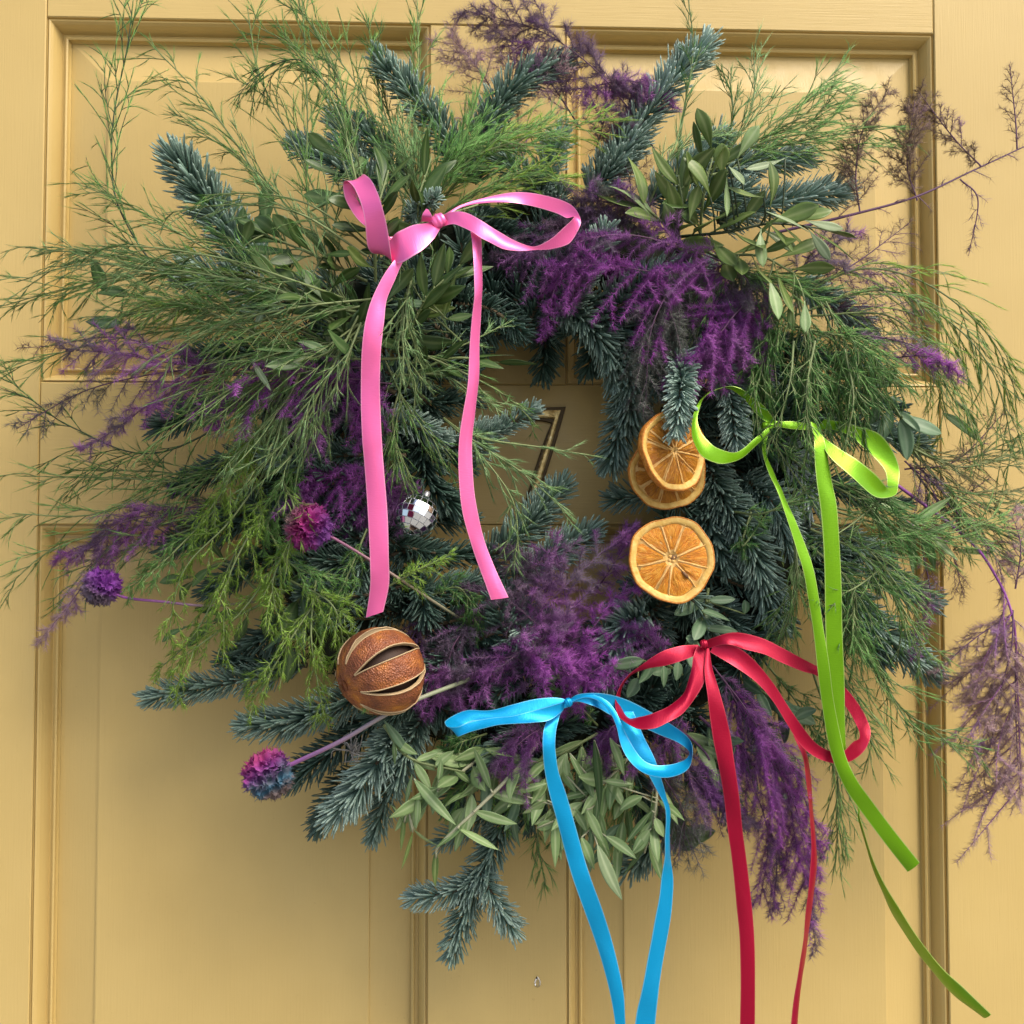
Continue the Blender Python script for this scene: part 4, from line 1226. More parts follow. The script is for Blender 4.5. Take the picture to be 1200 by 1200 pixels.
# ---- dyed plumes
PL = [
    ([(770, 180, .05), (735, 125, .06), (690, 75, .065), (630, 35, .065), (545, 12, .06)], 62, 'purple_dusk', dict(nb=34, droop=.15, sub=4, cden=6)),
    ([(620, 200, .045), (590, 130, .05), (560, 80, .05), (525, 40, .05)], 70, 'mauve', dict(nb=24, droop=.1, cden=3.5, sub=4)),
    ([(680, 150, .05), (640, 90, .058), (600, 50, .058), (570, 30, .055)], 50, 'mauve', dict(nb=22, droop=.1, cden=4, sub=3)),
    ([(700, 100, .05), (740, 95, .062), (790, 115, .06)], 34, 'purple', dict(nb=18, cden=6)),
    ([(700, 170, .05), (720, 110, .06), (755, 100, .06)], 45, 'purple', dict(nb=20)),
    ([(740, 260, .05), (735, 200, .055), (700, 150, .055)], 50, 'rust', dict(nb=14, cden=3.5)),
    ([(880, 320, 0.087), (800, 290, 0.102), (720, 275, 0.107), (620, 300, 0.102)], 80, 'purple', dict(nb=26, droop=.5)),
    ([(860, 320, 0.087), (780, 320, 0.107), (700, 310, 0.107), (650, 320, 0.102)], 75, 'purple_hot', dict(nb=22, droop=.55)),
    ([(720, 270, 0.087), (670, 300, 0.097), (648, 345, 0.097), (638, 395, 0.092)], 28, 'purple_hot', dict(nb=18, droop=.3)),
    ([(700, 260, .07), (640, 275, .08), (590, 310, .075)], 50, 'purple_dusk', dict(nb=16)),
    ([(900, 330, 0.087), (860, 370, 0.107), (830, 410, 0.112), (800, 440, 0.107)], 70, 'purple_hot', dict(nb=22, droop=.3)),
    ([(900, 350, 0.087), (860, 400, 0.107), (830, 430, 0.107)], 55, 'purple', dict(nb=20)),
    ([(800, 310, 0.092), (765, 380, 0.112), (758, 440, 0.112), (757, 490, 0.107)], 55, 'purple_grey', dict(nb=24, droop=.5)),
    ([(830, 310, .08), (790, 350, .1), (790, 410, .1)], 55, 'purple_grey', dict(nb=20, droop=.4)),
    ([(850, 300, .08), (880, 340, .1), (870, 400, .1)], 55, 'purple_grey', dict(nb=18, droop=.4)),
    ([(760, 250, .07), (700, 235, .08), (650, 240, .08)], 50, 'purple_grey', dict(nb=18)),
    ([(740, 290, .07), (700, 240, .085), (690, 215, .08)], 45, 'purple_dusk', dict(nb=14)),
    ([(780, 270, .07), (740, 240, .085), (720, 220, .085)], 40, 'purple_dusk', dict(nb=14)),
    # right: brown fronds reaching over the stile
    ([(900, 275, .06), (1005, 250, .07), (1075, 230, .07), (1140, 200, .065), (1215, 165, .06)], 30, 'rust', dict(nb=10, cden=1.6, stem='stem_dusk', stemr=.0011, sub=.5)),
    ([(1008, 250, .07), (1003, 205, .07), (1012, 150, .07), (1042, 106, .065)], 44, 'rust', dict(nb=26, cden=3.2, sub=5, droop=.0, clad=7.5, swid=.55)),
    ([(1075, 235, .07), (1063, 190, .07), (1072, 118, .065)], 40, 'rust', dict(nb=26, cden=3.2, sub=5, droop=.0, clad=7.5, swid=.55)),
    ([(1150, 195, .065), (1118, 162, .065), (1075, 106, .06)], 32, 'rust', dict(nb=22, cden=3.2, sub=4, droop=.0, clad=7.5, swid=.55)),
    ([(1192, 175, .06), (1190, 140, .06), (1183, 75, .06)], 26, 'rust', dict(nb=16, cden=1.8, sub=2, droop=.0, clad=8)),
    ([(1125, 210, .06), (1146, 235, .06), (1135, 300, .055)], 20, 'purple_dusk', dict(nb=8, cden=1.4, sub=1)),
    ([(940, 340, .06), (1000, 310, .07), (1065, 262, .065)], 55, 'rust', dict(nb=18, cden=2, sub=2.5)),
    ([(940, 300, .06), (1000, 320, .07), (1060, 320, .065)], 55, 'purple_dusk', dict(nb=18, cden=2.5, sub=2)),
    ([(930, 320, .07), (970, 290, .08), (1000, 270, .08)], 45, 'purple', dict(nb=16)),
    ([(960, 360, .06), (1030, 360, .07), (1080, 370, .07)], 50, 'purple_dusk', dict(nb=16, cden=2.5)),
    ([(1000, 390, 0.082), (1070, 405, 0.092), (1130, 442, 0.092)], 34, 'purple_dusk', dict(nb=18, cden=3)),
    ([(1040, 420, 0.082), (1090, 418, 0.097), (1126, 440, 0.097)], 18, 'purple_hot', dict(nb=14)),
    # left
    ([(270, 430, 0.082), (200, 425, 0.097), (140, 415, 0.097), (70, 408, 0.092)], 60, 'purple', dict(nb=22, droop=.3)),
    ([(250, 430, .06), (170, 440, .075), (95, 460, .07), (20, 502, .065)], 40, 'purple_grey', dict(nb=22, cden=3.5)),
    ([(240, 440, 0.082), (180, 470, 0.097), (140, 500, 0.092), (95, 528, 0.087)], 26, 'purple', dict(nb=20)),
    ([(440, 430, 0.097), (360, 435, 0.112), (300, 445, 0.112), (245, 480, 0.107)], 65, 'purple_hot', dict(nb=24, droop=.45)),
    ([(460, 450, 0.097), (400, 445, 0.112), (370, 470, 0.112), (360, 510, 0.107)], 55, 'purple', dict(nb=20, droop=.5)),
    ([(420, 430, 0.097), (430, 470, 0.112), (425, 520, 0.112)], 40, 'purple_hot', dict(nb=16, droop=.4)),
    ([(330, 430, .07), (270, 440, .08), (215, 420, .075)], 50, 'purple_dusk', dict(nb=16)),
    ([(480, 570, .08), (430, 555, .095), (380, 560, .095), (345, 590, .09)], 55, 'purple_hot', dict(nb=20, droop=.6)),
    ([(500, 590, .075), (470, 580, .085), (430, 610, .085)], 45, 'purple', dict(nb=16, droop=.5)),
    ([(300, 590, .05), (220, 595, .06), (150, 605, .06), (95, 645, .055)], 50, 'purple_dusk', dict(nb=20, droop=.4, cden=3.5)),
    ([(240, 600, .055), (150, 610, .065), (110, 640, .06), (65, 655, .055)], 45, 'purple', dict(nb=20, droop=.5)),
    ([(160, 620, .06), (110, 670, .06), (80, 710, .055), (42, 756, .05)], 22, 'mauve', dict(nb=18)),
    ([(200, 410, .05), (130, 395, .055), (60, 405, .05), (20, 408, .05)], 22, 'rust', dict(nb=14, cden=2)),
    # bottom centre
    ([(560, 800, .075), (620, 730, .095), (680, 670, .10), (748, 612, .095)], 60, 'purple', dict(nb=24, droop=.25)),
    ([(640, 800, .075), (600, 770, .095), (560, 790, .095), (500, 800, .09)], 60, 'purple', dict(nb=22, droop=.3)),
    ([(660, 790, .075), (665, 720, .095), (650, 640, .095)], 60, 'purple', dict(nb=22, droop=.3)),
    ([(700, 780, .075), (640, 740, .095), (590, 700, .095), (545, 690, .09)], 60, 'purple_dusk', dict(nb=22)),
    ([(640, 760, .08), (690, 740, .1), (720, 700, .1), (760, 686, .1)], 30, 'purple_hot', dict(nb=18)),
    ([(600, 760, .08), (640, 770, .1), (690, 780, .1)], 55, 'purple_hot', dict(nb=20)),
    ([(560, 720, .075), (530, 760, .09), (520, 820, .09)], 50, 'purple', dict(nb=18)),
    ([(700, 690, .07), (720, 660, .085), (745, 615, .085)], 26, 'purple', dict(nb=14)),
    ([(650, 700, .07), (620, 660, .085), (590, 640, .08)], 45, 'purple_dusk', dict(nb=16)),
    ([(500, 720, .07), (480, 760, .08), (500, 810, .08)], 45, 'purple_dusk', dict(nb=16)),
    # bottom right
    ([(835, 780, .08), (880, 840, .1), (920, 920, .1), (935, 1000, .095), (955, 1060, .09)], 60, 'purple', dict(nb=26, droop=.7)),
    ([(850, 800, .08), (890, 870, .1), (930, 940, .1), (945, 1010, .095)], 60, 'purple_hot', dict(nb=24, droop=.7)),
    ([(860, 830, .08), (880, 910, .095), (900, 980, .09), (890, 1060, .085)], 45, 'purple', dict(nb=22, droop=.8)),
    ([(780, 860, .075), (820, 920, .09), (870, 960, .09)], 55, 'purple_dusk', dict(nb=20, droop=.6)),
    ([(770, 900, .075), (800, 950, .09), (800, 1000, .085)], 50, 'purple_grey', dict(nb=18, droop=.5, cden=3.5)),
    ([(930, 900, .085), (955, 980, .09), (950, 1060, .085), (957, 1115, .08)], 22, 'purple_dusk', dict(nb=16, droop=.8)),
    ([(900, 960, .085), (910, 1010, .09), (905, 1070, .085)], 24, 'purple_dusk', dict(nb=12, droop=.8)),
    ([(740, 790, .09), (710, 780, .105), (680, 800, .105), (660, 830, .1)], 40, 'purple_hot', dict(nb=18, droop=.4)),
    ([(780, 770, .08), (750, 740, .095), (735, 735, .095)], 40, 'purple', dict(nb=14)),
    ([(640, 850, .085), (610, 870, .1), (580, 905, .1)], 45, 'purple', dict(nb=18, droop=.5)),
    ([(740, 860, .08), (720, 850, .1), (700, 880, .1)], 40, 'purple', dict(nb=14, droop=.6)),
    ([(800, 840, .08), (780, 870, .095), (740, 900, .095)], 40, 'purple', dict(nb=14, droop=.5)),
    # far right
    ([(1040, 560, .06), (1130, 628, .07), (1165, 672, .07), (1187, 725, .07), (1192, 800, .065), (1197, 930, .06)], 120, 'mauve',
     dict(nb=20, cden=5, sub=2, droop=.0, u0=.44, stem='stem_purple', stemr=.0012, taper=.15, clad=10, ang=52, side=1, flat=.8)),
    ([(1187, 715, .07), (1185, 760, .075), (1170, 820, .07), (1160, 880, .065)], 70, 'mauve', dict(nb=18, cden=4, sub=3, droop=.05, flat=.7)),
    ([(1190, 760, .07), (1190, 820, .072), (1192, 880, .07), (1196, 940, .065)], 60, 'mauve', dict(nb=18, cden=5, sub=2, droop=.05, flat=.7)),
    ([(1185, 720, .07), (1140, 750, .072), (1095, 790, .07)], 22, 'mauve', dict(nb=16, cden=5, sub=1)),
    ([(1188, 750, .07), (1150, 780, .072), (1108, 802, .07)], 20, 'mauve', dict(nb=16, cden=5, sub=1)),
    ([(1190, 690, .07), (1196, 640, .072), (1185, 600, .07)], 40, 'mauve', dict(nb=16, cden=4, sub=2)),
    ([(1110, 590, .065), (1140, 620, .07), (1170, 660, .07), (1175, 705, .065)], 26, 'mauve', dict(nb=16, cden=2.2)),
    ([(1060, 600, .06), (1110, 640, .065), (1130, 700, .06)], 38, 'rust', dict(nb=16, cden=1.8, sub=2)),
    ([(1090, 600, .06), (1130, 580, .065), (1160, 560, .06)], 30, 'rust', dict(nb=12, cden=1.8)),
    ([(1060, 550, .06), (1120, 540, .065), (1180, 480, .06)], 50, 'rust', dict(nb=14, cden=1.4, sub=2.5)),
    ([(1080, 640, .06), (1090, 700, .065), (1075, 740, .06)], 26, 'mauve', dict(nb=14, cden=2)),
    ([(1090, 700, .06), (1080, 735, .065), (1068, 775, .06)], 16, 'purple', dict(nb=10, cden=3)),
    ([(1060, 540, .06), (1090, 570, .065), (1110, 620, .06)], 40, 'purple_dusk', dict(nb=14, cden=2.5)),
]
for k, (pts, bl, mt, kw) in enumerate(PL):
    plume(pts, 400 + k, bl, mt, **kw)

for k_, (x0, y0, x1, y1) in enumerate([(640, 860, 590, 960), (680, 860, 650, 985), (720, 860, 715, 990), (770, 850, 780, 980), (600, 850, 520, 940), (830, 820, 860, 950), (880, 830, 930, 930), (900, 780, 960, 880)]):
    lush([(x0, y0, .05), ((x0 + x1) / 2 + 8, (y0 + y1) / 2, .068), (x1, y1, .06)], 260 + k_, 50, 'asp_deep' if k_ % 2 else 'asp', nb=13)

# pale lichen tuft under the dried orange
rgl = rng(11)
c0 = P(412, 880, .085)
mbl = MB()
for k in range(26):
    d = norm(rgl.normal(0, 1, 3) + np.array([0, -.6, 0]))
    e = c0 + d * rgl.uniform(.006, .016)
    m_ = (c0 + e) / 2 + rgl.normal(0, .003, 3)
    tubes(mbl, crom([c0, m_, e], 7)[None], np.linspace(.0006, .0002, 7), 4, a=rgl.random())
M['lichen'] = foliage('pale_lichen', (.22, .21, .19), (.36, .34, .31), .8, 0)
mbl.build('lichen_tuft', M['lichen'], wreath, kind='stuff')


# ------------------------------------------------------------------ ribbons
def strip(name, pairs, mat, parent, res=9, across=6, ruffle=0.035, seed=0, crease=0.0):
    """pairs: (xL,yL,xR,yR,hL,hR) : the two edges of the band in space"""
    Lp = crom([P(p[0], p[1], p[4]) for p in pairs], (len(pairs) - 1) * res + 1)
    Rp = crom([P(p[2], p[3], p[5]) for p in pairs], (len(pairs) - 1) * res + 1)
    n = len(Lp)
    s = np.linspace(0, 1, across + 1)
    v = Lp[:, None] * (1 - s)[None, :, None] + Rp[:, None] * s[None, :, None]
    # faint cross curl and waves so that the satin catches the light unevenly
    W = Rp - Lp
    T = np.gradient((Lp + Rp) / 2, axis=0)
    N = norm(np.cross(W, T))
    wl = np.linalg.norm(W, axis=1)
    ph = np.arange(n) / res
    rg = rng(600 + seed)
    wav = ruffle * (np.sin(ph * 1.9 + rg.uniform(0, 6)) + .6 * np.sin(ph * 4.3 + rg.uniform(0, 6)))
    curl = (s - .5) ** 2 * 4 - .5
    sag = .0008 * (np.sin(ph * .9 + seed * 2.1) + .35 * np.sin(ph * 1.9 + seed)) * np.clip(np.minimum(ph, ph[-1] - ph), 0, 1)
    v = v + N[:, None] * sag[:, None, None]
    v = v + N[:, None] * (wl[:, None] * (curl[None] * (.06 + .05 * np.sin(ph * 1.3 + seed))[:, None] + wav[:, None] * (s - .5)[None]))[..., None]
    th_ = N[:, None] * .00013
    ii = np.arange(n * (across + 1)).reshape(n, across + 1)
    q = np.stack([ii[:-1, :-1], ii[1:, :-1], ii[1:, 1:], ii[:-1, 1:]], -1).reshape(-1, 4)
    mb = MB()
    aa, bb = np.tile(s, n), np.repeat(np.concatenate([[0], np.cumsum(np.linalg.norm(np.diff(v[:, across // 2], axis=0), axis=1))]), across + 1)
    mb.add((v + th_).reshape(-1, 3), quads=q, a=aa, b=bb)                 # front
    mb.add((v - th_).reshape(-1, 3), quads=q[:, ::-1], a=aa, b=bb)        # back
    for e in (0, across):                                                # the two selvages, with their own normals
        rim = np.stack([(v + th_)[:, e], (v - th_)[:, e]], 1).reshape(-1, 3)
        k_ = np.arange(n - 1) * 2
        mb.add(rim, quads=np.stack([k_, k_ + 1, k_ + 3, k_ + 2], -1), a=0.0)
    return mb.build(name, M[mat], parent)


def knot(x, y, h, rx, ry, rz, ang, mat, parent, seed=0):
    """bunched knot: a lumpy band wound round the middle"""
    rg = rng(800 + seed)
    nu_, nv_ = 28, 16
    c = P(x, y, h)
    px = PXM(h)
    u_, v_ = np.meshgrid(np.linspace(0, 2 * math.pi, nu_, endpoint=False), np.linspace(-1, 1, nv_), indexing='ij')
    prof = .55 + .45 * np.cos(v_ * 1.35) ** .7 * (1 + .12 * np.sin(v_ * 9 + u_ * 1.0) + .1 * np.sin(u_ * 3 + seed))
    lx = v_ * rx * px
    ly = prof * ry * px * np.cos(u_)
    ld = prof * rz * px * np.sin(u_)
    ca, sa = math.cos(radians(ang)), math.sin(radians(ang))
    V = np.stack([c[0] + lx * ca - ly * sa, c[1] - ld, c[2] + lx * sa + ly * ca], -1)
    ii = np.arange(nu_ * nv_).reshape(nu_, nv_)
    q = np.stack([ii[:, :-1], np.roll(ii, -1, 0)[:, :-1], np.roll(ii, -1, 0)[:, 1:], ii[:, 1:]], -1).reshape(-1, 4)
    mb = MB().add(V.reshape(-1, 3), quads=q, a=.5)
    return mb.build('knot', M[mat], parent)


def cvt(ox, oy, k, L):
    return [(ox + a / k, oy + b_ / k, ox + c_ / k, oy + d / k, e, f) for a, b_, c_, d, e, f in L]


# pink bow
pk = tag(empty('ribbon_bow', P(512, 258, .12)), 'pink satin ribbon bow with two long tails at the upper left of the wreath', 'ribbon bow', 'satin bows on the wreath')
strip('loop', cvt(380, 190, 3.75, [(500, 252, 512, 290, .128, .13), (440, 265, 480, 335, .132, .138), (380, 285, 425, 392, .135, .142), (325, 308, 368, 432, .136, .142), (292, 335, 322, 446, .132, .138),
                                   (240, 395, 305, 440, .126, .136), (200, 370, 300, 400, .130, .138), (186, 275, 274, 262, .135, .140), (162, 185, 246, 165, .136, .14), (128, 108, 212, 88, .130, .134),
                                   (98, 84, 184, 58, .127, .129), (83, 98, 168, 64, .121, .121), (92, 160, 175, 130, .119, .118), (132, 228, 210, 215, .119, .118), (180, 276, 260, 290, .120, .12), (270, 330, 330, 360, .121, .122),
                                   (400, 300, 430, 350, .115, .115), (495, 258, 505, 285, .122, .122)]), 'pink', pk, seed=1)
strip('loop', cvt(380, 190, 3.75, [(505, 240, 525, 282, .13, .13), (560, 216, 575, 272, .134, .136), (625, 222, 640, 300, .136, .140), (690, 262, 700, 345, .138, .142), (765, 312, 775, 384, .138, .141),
                                   (845, 352, 850, 392, .136, .137), (925, 370, 925, 386, .131, .130), (1000, 338, 1005, 382, .126, .122), (1065, 280, 1082, 356, .118, .112), (1098, 240, 1118, 290, .108, .104),
                                   (1072, 250, 1120, 232, .100, .102), (1020, 225, 1075, 182, .098, .1), (930, 198, 975, 148, .099, .1), (830, 180, 850, 134, .102, .1), (720, 176, 725, 150, .108, .106),
                                   (620, 190, 620, 178, .116, .115), (530, 238, 535, 225, .122, .122)]), 'pink', pk, seed=2)
knot(514, 259, .131, 8, 8.5, 6, 35, 'pink', pk, 1)
strip('tuck', cvt(380, 190, 3.75, [(425, 262, 470, 262, .125, .13), (432, 235, 475, 240, .13, .134), (448, 206, 456, 208, .128, .128)]), 'pink', pk, seed=3)
strip('tail', [(462, 305, 474, 303, 0.137, 0.135), (450, 322, 464, 325, 0.141, 0.137), (436, 350, 453, 352, 0.143, 0.139), (428, 377, 450, 378, 0.143, 0.141), (424.5, 404, 447, 404, 0.143, 0.142), (423, 432, 445.5, 432, 0.142, 0.142),
               (422.5, 466, 445, 466, 0.141, 0.142), (424, 510, 447, 510, 0.141, 0.141), (426.5, 540, 449, 540, 0.140, 0.140), (431, 600, 454, 600, 0.139, 0.139), (434, 655, 456, 655, 0.138, 0.139), (434, 685, 456, 685, 0.137, 0.138),
               (428.5, 724, 449, 717, 0.135, 0.137)], 'pink', pk, seed=4)
strip('tail', [(549, 262, 561, 262, 0.127, 0.127), (552, 276, 563.5, 276, 0.135, 0.135), (555, 300, 565, 300, 0.139, 0.135), (557, 337, 566, 337, 0.141, 0.135), (555.5, 363, 565.5, 363, 0.141, 0.135), (552, 403, 563, 403, 0.141, 0.135),
               (549, 443, 561, 443, 0.140, 0.134), (542, 483, 556.5, 483, 0.139, 0.134), (537.5, 520, 553, 520, 0.138, 0.134), (538, 565, 554.5, 565, 0.137, 0.134), (542, 600, 560, 600, 0.136, 0.134), (552, 635, 569, 635, 0.135, 0.133),
               (564, 670, 582, 669, 0.134, 0.132), (575.5, 703, 596, 700, 0.133, 0.131)], 'pink', pk, seed=5)

# lime bow
lm = tag(empty('ribbon_bow', P(905, 500, .11)), 'lime green satin ribbon bow with tails hanging at the right of the wreath', 'ribbon bow', 'satin bows on the wreath')
strip('loop', cvt(700, 400, 4, [(812, 428, 800, 402, .115, .113), (760, 482, 742, 460, .122, .118), (700, 537, 690, 508, .13, .123), (640, 567, 640, 522, .136, .128), (570, 573, 580, 507, .140, .131), (502, 542, 530, 478, .142, .133),
                                (457, 484, 488, 425, .140, .132), (438, 420, 466, 372, .136, .129), (447, 345, 474, 318, .128, .123), (482, 283, 502, 268, .118, .116), (535, 235, 545, 232, .107, .106), (590, 216, 592, 219, .106, .104),
                                (650, 219, 630, 232, .107, .103), (720, 259, 690, 278, .107, .103), (785, 306, 738, 332, .108, .104), (830, 368, 778, 368, .109, .106), (838, 392, 815, 400, .110, .110)]), 'lime', lm, seed=6)
knot(900, 499, .108, 7, 5, 5, 0, 'lime', lm, 2)
strip('band', cvt(700, 400, 4, [(800, 380, 806, 412, .108, .112), (850, 378, 852, 405, .106, .11), (920, 372, 926, 410, .105, .108), (980, 380, 985, 412, .105, .108), (1030, 385, 1030, 418, .107, .110)]), 'lime', lm, seed=7)
strip('loop', [(953, 497, 955, 504, .108, .112), (965, 511, 962, 517, .118, .122), (982, 524, 975, 538, .124, .128), (1004, 540, 992, 555, .126, .13), (1022, 555, 1010, 572, .124, .128), (1036, 569, 1027, 583, .12, .123),
               (1040, 572, 1048, 581, .112, .114), (1040, 566, 1053, 568, .106, .106), (1038, 552, 1054, 548, .1, .1), (1028, 540, 1045, 527, .096, .096), (1010, 524, 1028, 508, .094, .094), (994, 510, 1006, 500, .095, .095),
               (972, 503, 990, 495, .1, .098), (955, 505, 966, 491, .106, .106)], 'lime', lm, seed=8)
strip('tail', [(950, 494, 958, 500, .115, .115), (954, 512, 965, 512, .122, .122), (955, 530, 970, 530, .126, .125), (958, 565, 976, 565, .128, .126), (962, 600, 981, 600, .128, .126), (965.5, 670, 985, 670, .127, .125),
               (967, 740, 987, 740, .125, .123), (971, 800, 989.5, 800, .122, .12), (976, 840, 991, 840, .119, .117), (982, 880, 994, 878, .117, .113), (990, 910, 998, 908, .116, .11), (1001, 938, 1003.5, 937, .113, .110),
               (1010, 970, 1012, 969.5, .107, .111), (1020.5, 1010, 1024, 1009.5, .102, .110), (1031, 1040, 1037, 1038, .098, .110), (1046, 1074, 1055, 1071, .095, .108), (1069, 1111, 1079, 1107, .093, .106),
               (1094, 1142, 1105, 1136, .092, .104), (1121, 1169, 1132, 1161, .091, .102), (1152, 1193, 1161, 1190, .090, .099)], 'lime', lm, seed=9)
strip('tail', [(894, 508, 901, 504, .112, .112), (893.5, 530, 897.5, 530, .12, .116), (901, 555, 906, 553, .124, .119), (908, 572, 913, 569, .126, .122), (914.5, 588, 920, 586, .127, .124), (925, 614, 934, 613, .129, .127),
               (934, 642, 946, 641, .13, .128), (942, 670, 954.5, 669, .13, .129), (948, 705, 960.5, 705, .13, .129), (953, 740, 965.5, 740, .129, .129), (957, 778, 971.5, 778, .128, .129), (962, 818, 976, 815, .127, .128),
               (970, 866, 985, 860, .126, .127), (979, 898, 993, 890, .125, .126), (991, 925, 1005, 915, .123, .125), (1006, 947, 1020, 936, .121, .123), (1033, 983, 1047, 972, .118, .12), (1063.5, 1022, 1078, 1011, .114, .117)], 'lime', lm, seed=10)

# crimson bow
rd = tag(empty('ribbon_bow', P(825, 756, .11)), 'crimson red satin ribbon bow with two tails at the lower right of the wreath', 'ribbon bow', 'satin bows on the wreath')
strip('loop', cvt(700, 700, 4, [(470, 222, 472, 268, .118, .12), (385, 230, 395, 298, .122, .125), (300, 255, 318, 320, .124, .126), (220, 308, 235, 335, .123, .123), (152, 368, 167, 366, .119, .117), (103, 438, 124, 422, .118, .113),
                                (84, 500, 106, 488, .12, .113), (95, 552, 116, 535, .126, .117), (142, 594, 150, 565, .134, .124), (200, 618, 203, 560, .138, .130), (265, 612, 270, 540, .14, .133), (335, 578, 340, 500, .139, .132),
                                (402, 540, 408, 440, .136, .129), (452, 482, 438, 350, .131, .125), (505, 385, 450, 275, .127, .122), (520, 260, 470, 222, .122, .12)]), 'red', rd, seed=11)
strip('loop', [(824, 752, 829, 760, .12, .12), (842, 745, 850, 755, .123, .124), (862, 742, 870, 761, .122, .125), (890, 747, 895, 767, .12, .123), (915, 758, 919, 778, .117, .12), (937.5, 770, 940, 786, .113, .116), (959, 781, 959, 792, .108, .111),
               (978, 795, 974, 806, .101, .104), (992, 810, 988, 826, .096, .1), (1004, 824, 998, 840, .093, .097), (1015, 842, 1005, 855, .093, .098), (1019.5, 858, 1007, 864, .096, .102), (1017, 873, 1005, 867, .102, .108),
               (1008, 886, 999, 871, .109, .113), (993, 893, 988, 880, .115, .117), (974, 893.5, 974, 880, .119, .12), (955, 887, 957, 872, .122, .122), (938, 873, 943, 856, .124, .124), (922, 848, 928, 834, .126, .125),
               (906, 821, 908, 802, .127, .126), (886, 799, 888, 778, .128, .126), (860, 781, 866, 760, .127, .125), (832, 764, 840, 750, .122, .122)], 'red', rd, seed=12)
knot(825, 755, .124, 4, 5.5, 4, 12, 'red', rd, 3)
strip('tail', [(827, 760, 831, 760, .122, .122), (826, 787, 836, 785, .128, .126), (828, 812, 843, 812, .131, .129), (831, 837, 849.5, 837, .132, .13), (835, 862, 856, 862, .132, .13), (840, 887, 860, 887, .131, .131),
               (845, 912, 863.5, 912, .13, .131), (849, 940, 867, 940, .128, .13), (853, 975, 870.5, 975, .126, .127), (857, 1004, 874, 1004, .124, .124), (863, 1060, 880.5, 1060, .122, .121), (866.5, 1095, 884, 1095, .121, .12),
               (868, 1140, 885, 1140, .12, .119), (868, 1200, 885, 1200, .118, .117), (866, 1290, 884, 1290, .115, .115)], 'red', rd, seed=13)
strip('tail', [(930, 862, 938, 860, .116, .114), (938, 882, 944.5, 884, .118, .113), (943, 902, 948, 902, .12, .113), (949, 937, 953.5, 937, .12, .112), (952.5, 972, 957.5, 972, .119, .111), (952, 1007, 958.5, 1007, .118, .11),
               (948, 1042, 954.5, 1042, .117, .11), (942.5, 1077, 949, 1077, .116, .109), (938.5, 1112, 943.5, 1112, .116, .108), (935, 1147, 940, 1147, .115, .107), (929.5, 1200, 937, 1200, .113, .107), (922, 1290, 934, 1290, .11, .106)], 'red', rd, seed=14)

# blue bow
bl = tag(empty('ribbon_bow', P(666, 824, .11)), 'bright blue satin ribbon bow with two tails at the bottom of the wreath', 'ribbon bow', 'satin bows on the wreath')
strip('loop', cvt(450, 780, 4, [(862, 160, 862, 196, .12, .12), (800, 150, 800, 212, .121, .124), (700, 156, 700, 240, .122, .127), (600, 180, 600, 252, .122, .127), (490, 212, 500, 258, .121, .125), (390, 212, 420, 262, .12, .124),
                                (320, 238, 372, 280, .122, .126), (286, 262, 350, 296, .128, .13), (300, 282, 348, 328, .134, .136), (350, 290, 400, 316, .136, .139), (430, 262, 460, 300, .136, .141), (520, 240, 530, 276, .137, .141),
                                (610, 232, 612, 268, .137, .141), (690, 214, 692, 268, .136, .14), (775, 190, 772, 256, .134, .136), (850, 168, 840, 208, .127, .127)]), 'blue', bl, seed=15)
knot(666, 823, .129, 4, 5.5, 4, 30, 'blue', bl, 4)
strip('tail', cvt(450, 780, 4, [(790, 215, 842, 200, .122, .122), (765, 255, 825, 235, .128, .127), (748, 300, 808, 295, .132, .13), (742, 360, 802, 360, .134, .132), (745, 420, 805, 420, .134, .132), (755, 500, 820, 500, .133, .132),
                                (775, 600, 853, 598, .132, .132), (803, 700, 882, 697, .131, .131), (830, 800, 910, 797, .13, .13), (856, 900, 938, 897, .129, .129), (886, 1000, 970, 997, .128, .128), (932, 1130, 1018, 1127, .126, .126),
                                (982, 1270, 1062, 1265, .124, .124), (1024, 1400, 1096, 1397, .122, .122), (1060, 1540, 1124, 1537, .12, .12), (1084, 1680, 1132, 1680, .118, .118), (1102, 1850, 1148, 1850, .115, .115), (1112, 2040, 1154, 2040, .112, .112)]), 'blue', bl, seed=16)
strip('loop', cvt(700, 700, 4, [(-135, 480, -130, 500, .122, .122), (-90, 455, -85, 490, .124, .124), (-20, 448, -5, 515, .123, .124), (70, 458, 60, 552, .119, .12), (160, 490, 150, 590, .114, .115), (250, 538, 230, 618, .11, .111), (335, 588, 300, 648, .107, .107),
                                (405, 638, 375, 680, .106, .105), (440, 685, 420, 712, .109, .106), (447, 738, 432, 735, .116, .11), (430, 800, 405, 768, .126, .118), (372, 842, 348, 790, .134, .126), (300, 852, 288, 795, .138, .131),
                                (228, 828, 225, 770, .139, .133), (160, 772, 180, 715, .138, .133), (112, 692, 142, 655, .136, .132), (86, 595, 112, 590, .133, .13), (50, 532, 78, 530, .13, .127), (-5, 490, 20, 480, .127, .124), (-70, 475, -60, 455, .124, .122),
                                (-135, 498, -132, 478, .124, .122)]), 'blue', bl, seed=17)
